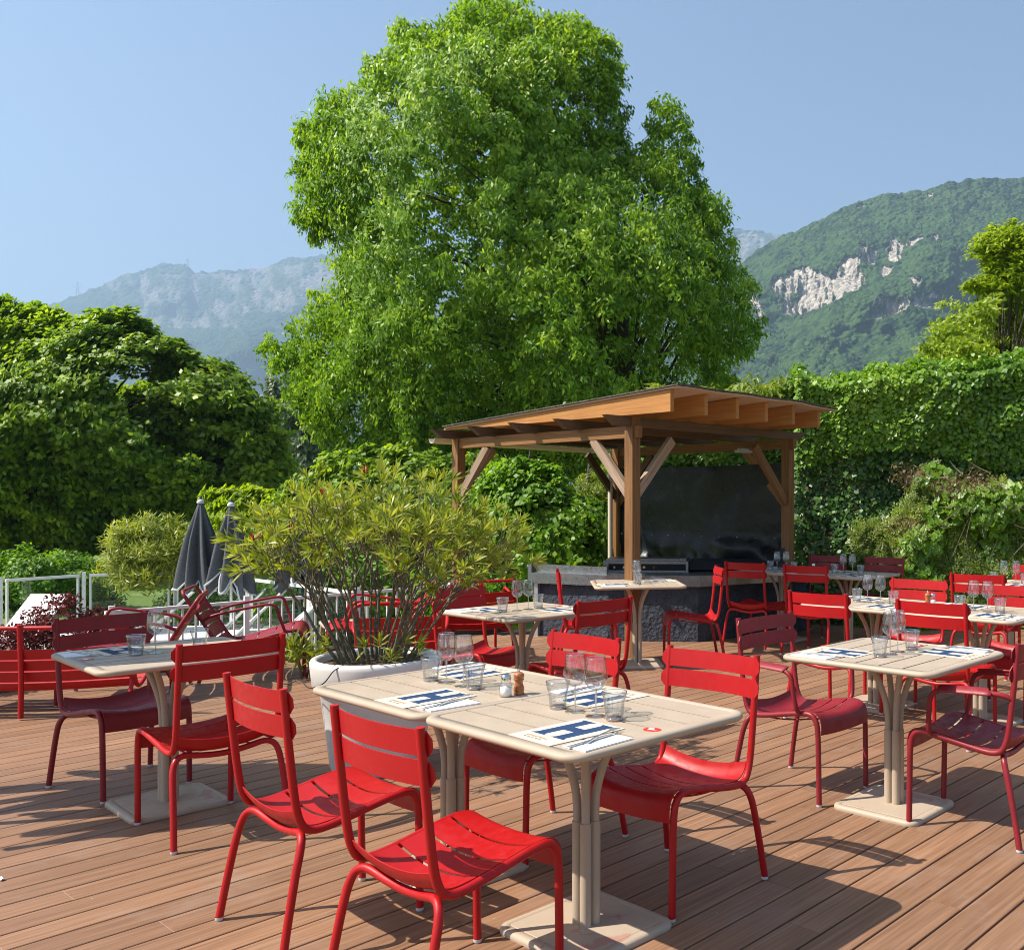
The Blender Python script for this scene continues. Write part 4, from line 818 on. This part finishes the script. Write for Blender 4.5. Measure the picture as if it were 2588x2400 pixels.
def make_mat():
    r = empty('placemat'); k = MB(); k.box((0, 0, .001), (.21, .30, .002)); sh = k.build('sheet', M_paper, r)
    k = MB(); z0, z1 = .0021, .0026; cy_ = .028; V = []
    def q(P): k.poly([(x, y+cy_) for x, y in P], z0, z1)
    for s in (-1, 1):
        q([(s*x, y) for x, y in ([(.076, .098), (.083, -.098), (.080, -.100), (.0705, -.088), (.064, -.094)] if 0 else [(.026, -.090), (.070, -.090), (.070, .090), (.026, .090)])][::s])
        q([(s*.016, .106), (s*.026, .0902), (s*.070, .0902), (s*.082, .106)][::-s]); q([(s*.016, -.106), (s*.026, -.0902), (s*.070, -.0902), (s*.082, -.106)][::s])
    q([(-.0258, -.022), (.0258, -.022), (.0258, .022), (-.0258, .022)]); k.build('letter', M_navy, sh)
    text('APPARITIONS', .0175, M_gold, sh, (-.015, -.112, .0023)); text('RESTAURANT & TERRASSE', .0075, M_ink, sh, (-.015, -.125, .0023)); text('H', .012, M_gold, sh, (.085, .138, .0023))
    return r
def make_napkin():
    r = empty('napkin'); k = MB(); k.box((0, 0, .0015), (.10, .20, .003)); k.box((.001, -.001, .0038), (.097, .197, .0014)); sh = k.build('fold', M_napkin, r)
    text('APPARITIONS', .007, M_ink, sh, (0.01, -.055, .0047), R_(8)); return r
def make_fork():
    r = empty('fork'); k = MB(); zf = lambda t: .004+.006*math.sin(t*3.1)+.010*max(0, t-.75)*4*(1.05-t)*2
    k.sheet([[(s*(.0055-.0025*min(1, t*2.2)+(.008 if t > .68 else 0)*min(1, (t-.68)*9)), -.10+.20*t, zf(t)) for s in (-1, 0, 1)] for t in np.linspace(0, .80, 18)], .0018)
    for i in range(4): x = -.0093+.0062*i; k.tube([(x, .058, zf(.79)), (x, .08, zf(.9)), (x*1.02, .10, zf(1))], [.0015, .0013, .0007], 6, 3)
    k.build('blade', M_cutl, r); return r
def make_knife():
    r = empty('knife'); k = MB(); k.sheet([[(s*.0065*(1 if t < .5 else 1.25*(1-((t-.5)/.5)**3)+.1), -.11+.22*t, .0035+.001*s) for s in (-1, 0, 1)] for t in np.linspace(0, 1, 16)], .002)
    k.build('blade', M_cutl, r); return r
def make_sticker():
    r = empty('table_sticker'); k = MB(); k.lathe([(0, .0008), (.024, .0008), (.0245, 0)], seg=28, sx=1.25, smooth=False); k.build('disc', M_sticker, r)
    k = MB(); k.box((-.004, .002, .0011), (.020, .020, .0006), .2); k.build('emblem', M_stick2, r); text('scan', .008, M_stick2, r, (.014, -.010, .001)); return r
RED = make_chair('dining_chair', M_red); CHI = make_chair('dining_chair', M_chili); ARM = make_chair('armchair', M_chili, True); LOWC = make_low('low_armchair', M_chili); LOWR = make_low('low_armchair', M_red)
BEN = make_low('bench', M_red, 1.35, False, True, [(.30, .012), (.297, .2), (.285, .32), (.25, .365), (.18, .37), (.04, .32), (-.10, .255), (-.20, .20), (-.255, .195), (-.295, .25), (-.33, .38), (-.37, .53), (-.388, .59)], .045)
TAB = make_table(); TUM = make_tumbler(); WIN = make_wine(); MAT = make_mat(); NAP = make_napkin(); FRK = make_fork(); KNF = make_knife(); STK = make_sticker()
used = set()
def place(pro, loc, rz, label, cat, group=None):
    o = copy_tree(pro) if pro.name in used else pro; used.add(pro.name)
    o.location = loc; o.rotation_euler = (0, 0, rz); return tag(o, label, cat, group)
gc = 'slatted metal chairs around the tables'
for pro, x, y, a, lb in (
    (RED, -1.379, 3.398, -.728, 'bright red slatted chair at the left front, second from the near edge'),
    (RED, -.791, 2.874, -.694, 'bright red slatted chair nearest the camera, back turned'),
    (RED, -.148, 3.688, 2.486, 'red chair facing us on the right of the frontmost table'),
    (RED, -.738, 4.184, 2.422, 'red chair pulled up behind the front table with salt and pepper'),
    (RED, -2.29, 4.359, .876, 'red chair with its back to us at the shaded left table'),
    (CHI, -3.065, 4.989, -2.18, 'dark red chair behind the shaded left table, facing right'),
    (RED, .85, 6.568, -.675, 'red chair turned away, left one at the back pair of tables'),
    (RED, 1.473, 5.997, -.663, 'red chair turned away directly behind the lone right table'),
    (RED, 1.473, 7.311, 2.489, 'red chair facing us behind the small pepper mill at right'),
    (RED, 2.09, 6.74, 2.48, 'red chair facing us cut by the right edge of the photo'),
    (RED, .453, 9.839, -.569, 'small red chair turned away in front of the black counter'),
    (RED, 1.012, 9.349, -.56, 'small red chair turned away with shade across its backrest'),
    (CHI, 1.179, 10.732, 2.506, 'red chair with shade in its darker paint beyond the table beside the hedge'),  # a red chair: its shade is put into the darker chili paint
    (CHI, 1.756, 10.365, 2.461, 'red chair with one sunlit corner in front of the conifer hedge'),  # chili paint again stands in for shade on a red chair
    (RED, -.848, 6.12, .859, 'red chair with its back to us right of the leaf-shadowed table'),
    (RED, -1.63, 6.74, -2.18, 'red chair behind the potted oleander at the leaf-shadowed table'),
    (RED, 2.358, 8.237, -.595, 'red chair turned away at the table on the far right edge'),
    (RED, 2.98, 8.98, 2.48, 'red chair facing us peeping in at the far right edge'),
    (RED, -1.12, 8.47, .19-math.pi/2, 'slim red chair seen side-on before the steel counter, facing right'),
    (RED, -.17, 8.86, .15+math.pi/2, 'red chair seen side-on right of the pergola post table, facing left')):
    place(pro, (x, y, 0), a, lb, 'chair', gc)
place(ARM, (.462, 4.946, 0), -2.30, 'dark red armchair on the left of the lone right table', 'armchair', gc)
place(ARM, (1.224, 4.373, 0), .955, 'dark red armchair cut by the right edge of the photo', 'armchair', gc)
gl_ = 'low red lounge seats at the deck edge'
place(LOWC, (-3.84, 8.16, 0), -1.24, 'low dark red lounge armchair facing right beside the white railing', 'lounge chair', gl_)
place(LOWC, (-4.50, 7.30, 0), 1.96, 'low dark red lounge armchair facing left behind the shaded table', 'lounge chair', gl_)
place(LOWR, (-3.02, 8.45, 0), 1.95, 'low red lounge armchair left of the oleander stems, facing left', 'lounge chair', gl_)
place(LOWR, (-2.38, 7.35, 0), .28, 'low red lounge armchair directly behind the white plant pot', 'lounge chair', gl_)
place(LOWR, (-2.30, 9.2, 0), .45, 'low red lounge armchair farthest back beside the lawn', 'lounge chair', gl_)
place(BEN, (-4.72, 6.86, 0), .13, 'low red slatted bench seen from behind at the left edge', 'bench')
lt = MB(); loft(lt, rsq(.26, .09), [(-.03, .34), (-.006, .34), (0, .325), (-.006, .31), (-.03, .31)], True); lt.box((0, 0, .325), (.47, .47, .016)); lto = empty('low_table', (-3.42, 9.05, 0), .5)
lt.build('tabletop', M_beige, lto)
for sx in (-1, 1):
    for sy in (-1, 1): k = MB(); k.tube([(sx*.20, sy*.20, .315), (sx*.225, sy*.225, .29), (sx*.23, sy*.23, .2), (sx*.23, sy*.23, 0)], .016, 10, 4); k.build('leg', M_beige, lto)
tag(lto, 'low beige side table between the lounge chairs by the railing', 'side table')
TB = [('A', (-1.037, 3.827), -.720, 'joined table left of the frontmost one'), ('B', (-.434, 3.30), -.722, 'frontmost table'), ('C', (.879, 4.627), -.695+math.pi/2, 'lone right table'),
      ('D', (-2.65, 4.665), -.74+math.pi/2, 'shaded left table'), ('E', (-1.285, 6.48), -.72+math.pi/2, 'leaf-shadowed table'), ('G', (-.68, 8.67), .18+math.pi/2, 'table before the pergola post'),
      ('H1', (1.175, 6.93), -.70, 'back table holding the pepper mill'), ('H2', (1.79, 6.40), -.70, 'back table right of the pepper mill'), ('I1', (.74, 10.24), -.66, 'left table by the hedge'), ('I2', (1.385, 9.735), -.66, 'right table by the hedge'), ('J', (2.67, 8.62), -.62, 'table at the far right edge')]
tl = {'A': 'beige slatted table carrying salt and pepper, joined to the frontmost table', 'B': 'beige slatted table nearest the camera, right half of the joined pair', 'C': 'lone beige slatted table at right between two dark red armchairs',
      'D': 'beige slatted table in blue shade at the left', 'E': 'beige slatted table dappled with leaf shadows behind the oleander pot', 'G': 'small beige table standing in front of the pergola post', 'H1': 'beige table holding a small pepper mill, behind the lone right table',
      'H2': 'beige table at right edge, right of the pepper mill table', 'I1': 'shaded beige table before the pergola right post, left of a pair', 'I2': 'half-sunlit beige table next to the hedge, right of a pair', 'J': 'beige table cut by the photo edge, beside the conifer hedge'}
def onto(c, a, x, y, z=.7425): ca, sa = math.cos(a), math.sin(a); return (c[0]+x*ca-y*sa, c[1]+x*sa+y*ca, z)
def setting(key, c, a, ph, near, wine=True, tum=True, jit=0.0):
    s = 1 if near else -1; b = a if near else a+math.pi; who = 'nearer' if near else 'farther'; rj = random.Random(key+who); J = lambda v: rj.uniform(-v, v)
    o = onto(c, b, .155+J(.008), -.215+J(.006)); place(MAT, o, b+J(.05), f'cream navy-H placemat, {who} seat, {ph}', 'placemat', 'navy H placemats')
    nr = b+J(.06); nx, ny = .335, -.245+J(.01); place(NAP, onto(c, b, nx, ny), nr, f'folded white napkin, {who} seat, {ph}', 'napkin', 'paper napkins')
    place(FRK, onto(c, b, nx-.035, ny+.05, .7475), b+.30+J(.1), f'steel fork on napkin, {who} seat, {ph}', 'fork', 'forks')
    place(KNF, onto(c, b, nx-.022, ny+.0, .7475), b+.12+J(.12), f'steel knife on napkin, {who} seat, {ph}', 'knife', 'knives')
    if tum: place(TUM, onto(c, b, .150+J(.012), 0.0+J(.012)), J(3), f'ribbed glass tumbler by the {who} placemat, {ph}', 'tumbler', 'ribbed tumblers')
    if wine: place(WIN, onto(c, b, .052+J(.012), .0+J(.01)), J(3), f'stemmed wine glass by the {who} placemat, {ph}', 'wine glass', 'wine glasses')
for key, c, a, ph in TB:
    place(TAB, (c[0], c[1], 0), a, tl[key], 'table', 'square beige pedestal tables')
    setting(key, c, a, ph, True, wine=(key != 'D')); setting(key, c, a, ph, False)
    sgn = -1 if key in ('D',) else 1
    if key not in ('A', 'H1', 'I1'): place(STK, onto(c, a, .335*sgn if key != 'C' else .30, -.015 if key in 'AB' else .03), a+.3, f'oval red sticker on the {ph}', 'sticker', 'red table stickers')
def shaker(c):
    r = empty('salt_shaker', c); k = MB(); sq = lambda a, z: 1+.06*math.cos(4*a) if z < .05 else 1
    k.lathe([(0, 0), (.021, 0), (.0225, .004), (.0225, .042), (.020, .050), (.0155, .056), (.0155, .062)], seg=32, mod=sq); k.build('jar', M_glass2, r)
    k = MB(); k.lathe([(0, .003), (.0195, .003), (.0195, .036), (0, .038)], seg=24, mod=sq); k.build('salt', M_salt, r)
    k = MB(); k.lathe([(.0185, .060), (.0190, .074), (.0165, .081), (.010, .084), (0, .085)], seg=24); k.build('cap', M_chrome, r); return r
def mill(c):
    r = empty('pepper_mill', c); k = MB(); k.lathe([(0, 0), (.020, 0), (.0205, .006), (.018, .010), (.0205, .014), (.0200, .026), (.0150, .040), (.0145, .046), (.0195, .056), (.0200, .058)], seg=28)
    k.build('body', M_mill, r); k = MB(); k.lathe([(.0185, .058), (.0175, .060), (.0205, .066), (.0200, .074), (.0140, .082), (.005, .084)], seg=28); k.build('head', M_mill, r)
    k = MB(); k.lathe([(.004, .083), (.0035, .087), (.006, .090), (.006, .094), (0, .096)], seg=14); k.build('knob', M_chrome, r); return r
cA, aA = TB[0][1], TB[0][2]
tag(shaker(onto(cA, aA, .355, -.005)), 'glass salt shaker with chrome cap beside the front pepper mill', 'salt shaker'); tag(mill(onto(cA, aA, .355, .055)), 'turned wooden pepper mill beside the salt shaker on front tables', 'pepper mill')
m2 = mill(onto(TB[6][1], TB[6][2], .36, .12)); tag(m2, 'small orange-brown pepper mill on the back tables at right', 'pepper mill'); tag(shaker(onto(TB[6][1], TB[6][2], .39, .14)), 'salt shaker half hidden behind the back pepper mill', 'salt shaker')
tag(shaker(onto(TB[8][1], TB[8][2], .34, .10)), 'tiny salt shaker on the shaded tables by the hedge', 'salt shaker')

# ------------------------------------------------------------------ the big potted oleander
PX_, PY_ = -1.86, 5.32
pot = empty('plant_pot', (PX_, PY_, 0)); k = MB()
k.lathe([(0, 0), (.235, 0), (.245, .02), (.262, .15), (.30, .452), (.305, .458), (.328, .462), (.338, .475), (.350, .585), (.350, .602), (.343, .615), (.330, .620), (.317, .617), (.305, .605), (.300, .56), (0, .56)], seg=64); k.build('vessel', M_pot, pot)
k = MB(); G = [[(r_*math.cos(a), r_*math.sin(a), .575+.03*(fbm(np.array([r_*9*math.cos(a)+5, r_*9*math.sin(a)+5, 0.]), 3, 2)-.3)) for a in np.linspace(0, 2*math.pi, 33)] for r_ in np.linspace(.01, .302, 12)]
k.sheet(G, .004); k.build('soil', M_soil, pot); tag(pot, 'large white round plant pot with thick banded rim', 'plant pot')
def oleander():
    rnd = random.Random(21); r = empty('oleander', (PX_, PY_, .57)); k = MB(); tips = []
    def grow(p, d, L, rad, lv):
        n = 4; P = [np.array(p)]; dd = np.array(d, float)
        for i in range(n):
            dd = dd+np.array((rnd.gauss(0, .07), rnd.gauss(0, .07), rnd.gauss(.03 if lv else .05, .04))); dd /= np.linalg.norm(dd); P.append(P[-1]+dd*L/n)
        k.tube(P, [rad, rad*.62], 6, 3, caps=False)
        if lv == 0 or L < .10: tips.append((P[-1], dd, P[-2])); return
        nb = 2 if rnd.random() < .45 else 3
        a0 = rnd.random()*6.28
        for b in range(nb):
            u = np.cross(dd, (0, 0, 1)); u /= np.linalg.norm(u)+1e-9; v = np.cross(dd, u); a = a0+b*6.283/nb+rnd.gauss(0, .3); s = rnd.uniform(.34, .60)
            grow(P[-1], dd*math.cos(s)+(u*math.cos(a)+v*math.sin(a))*math.sin(s), L*rnd.uniform(.50, .72), rad*.62, lv-1)
    for i in range(34):
        a = rnd.random()*6.283; q = rnd.random()**.55; base = np.array((math.cos(a)*.22*q, math.sin(a)*.20*q, 0)); lean = (.10+.87*q*rnd.uniform(.7, 1.05))*(.74 if math.cos(a) < 0 else 1.0)
        d = np.array((math.cos(a)*lean, math.sin(a)*lean*.75, 1.0)); d /= np.linalg.norm(d); grow(base, d, rnd.uniform(.34, .46)*(1.12-.16*q), rnd.uniform(.007, .012), 3)
    k.build('stem', M_twig, r); tips = [t for t in tips if t[0][2] > .16]
    for i in range(7):      # low fresh shoots over the rim
        a = rnd.uniform(3.6, 6.0); p = np.array((math.cos(a)*.26, math.sin(a)*.26, .05+rnd.random()*.12)); tips.append((p, np.array((math.cos(a)*.7, math.sin(a)*.7, .7)), p-np.array((0, 0, .06))))
    Cs = []; As = []; Ns = []; Ls = []; TT = []
    for (p, d, pv) in tips:
        d = d/np.linalg.norm(d); u = np.cross(d, (0, 0, 1.)); u /= np.linalg.norm(u)+1e-9; v = np.cross(d, u); nl = rnd.randint(11, 17); tone = rnd.random()
        for j in range(nl):
            t = j/nl; a = j*2.4+rnd.gauss(0, .2); c = p*(1-.9*t*.8)+pv*(.9*t*.8)+0; spread = .22+.85*t+rnd.gauss(0, .12)
            A = d*math.cos(spread)+(u*math.cos(a)+v*math.sin(a))*math.sin(spread); N = d*math.sin(spread)-(u*math.cos(a)+v*math.sin(a))*math.cos(spread)
            Cs.append(c); As.append(A/np.linalg.norm(A)); Ns.append(N); Ls.append(rnd.uniform(.052, .098)*(1-.25*(t < .15))); TT.append(tone*.45+rnd.random()*.55)
    C = np.array(Cs); A = np.array(As); N = np.array(Ns); L = np.array(Ls)[:, None]; B = np.cross(N, A); B /= np.linalg.norm(B, axis=1)[:, None]; W = L*.135; Dn = np.array((0, 0, -1.))
    tip = C+A*L+Dn*L*.10; m1 = C+A*L*.30+Dn*0; m2 = C+A*L*.68+Dn*L*.03
    V = np.concatenate([np.stack([C, m1-B*W*.5, m2-B*W*.46, tip, m2+B*W*.46, m1+B*W*.5], 1)]).reshape(-1, 3)
    quads_np('foliage', V, len(C), L_olea, r, np.array(TT), k=6)
    k = MB()
    for i in range(16):
        p = tips[rnd.randrange(len(tips))][0]
        if p[2] < .7: continue
        for j in range(4): e = p+np.array((rnd.gauss(0, .012), rnd.gauss(0, .012), .03+rnd.random()*.03)); k.tube([p+np.array((0, 0, .01)), e], [.003, .0045], 5, smooth_path=False)
    k.build("bud", L_bud, r); return tag(r, 'large oleander with bare fanned stems and narrow yellow-green leaves', 'oleander')
oleander()
cb = MB(); cb.tube([(PX_-.60, PY_-.05, .50), (PX_-.42, PY_-.20, .50), (PX_-.345, PY_-.20, .52), (PX_-.25, PY_-.31, .50), (PX_-.16, PY_-.345, .53), (PX_-.10, PY_-.34, .60), (PX_-.02, PY_-.30, .63), (PX_+.08, PY_-.25, .61)], .0032, 6, 6)
tag(cb.build('cable', M_hose), 'thin black cable looping over the rim of the white pot', 'cable')
sp = shrub('potted_shoot', (-3.42, 8.0, .0), .15, .15, .22, 190, .15, .024, L_olea, 'small oleander shoots on the deck behind the left of the white pot', droop=-.5, stems=5, up=-.1, cr=.07, ncl=12, low=.1)
tg = MB(); G = [[(.02*i/3-.01, .03*j/4, .003+.006*math.sin(i*1.3+j)) for j in range(5)] for i in range(4)]; tg.sheet(G, .001); q = tg.build('petal', M_napkin); x, y = at(9, 2225); q.location = (x, y, .002); q.rotation_euler = (0, 0, 1.2)
tag(q, 'white fallen petal on the deck at the left edge', 'petal')

# ------------------------------------------------------------------ haze
hz = MB(); hz.box((0, 3200, 740), (17000, 7800, 1490)); hm = bpy.data.materials.new('haze_air'); hm.use_nodes = True; n_ = hm.node_tree.nodes; n_.remove(n_['Principled BSDF'])
pv_ = n_.new('ShaderNodeVolumePrincipled'); pv_.inputs['Color'].default_value = (.50, .73, 1.0, 1); pv_.inputs['Density'].default_value = 1.9e-4; pv_.inputs['Anisotropy'].default_value = .2
hm.node_tree.links.new(pv_.outputs[0], n_['Material Output'].inputs['Volume']); ho = hz.build('haze', hm); tag(ho, kind='stuff')
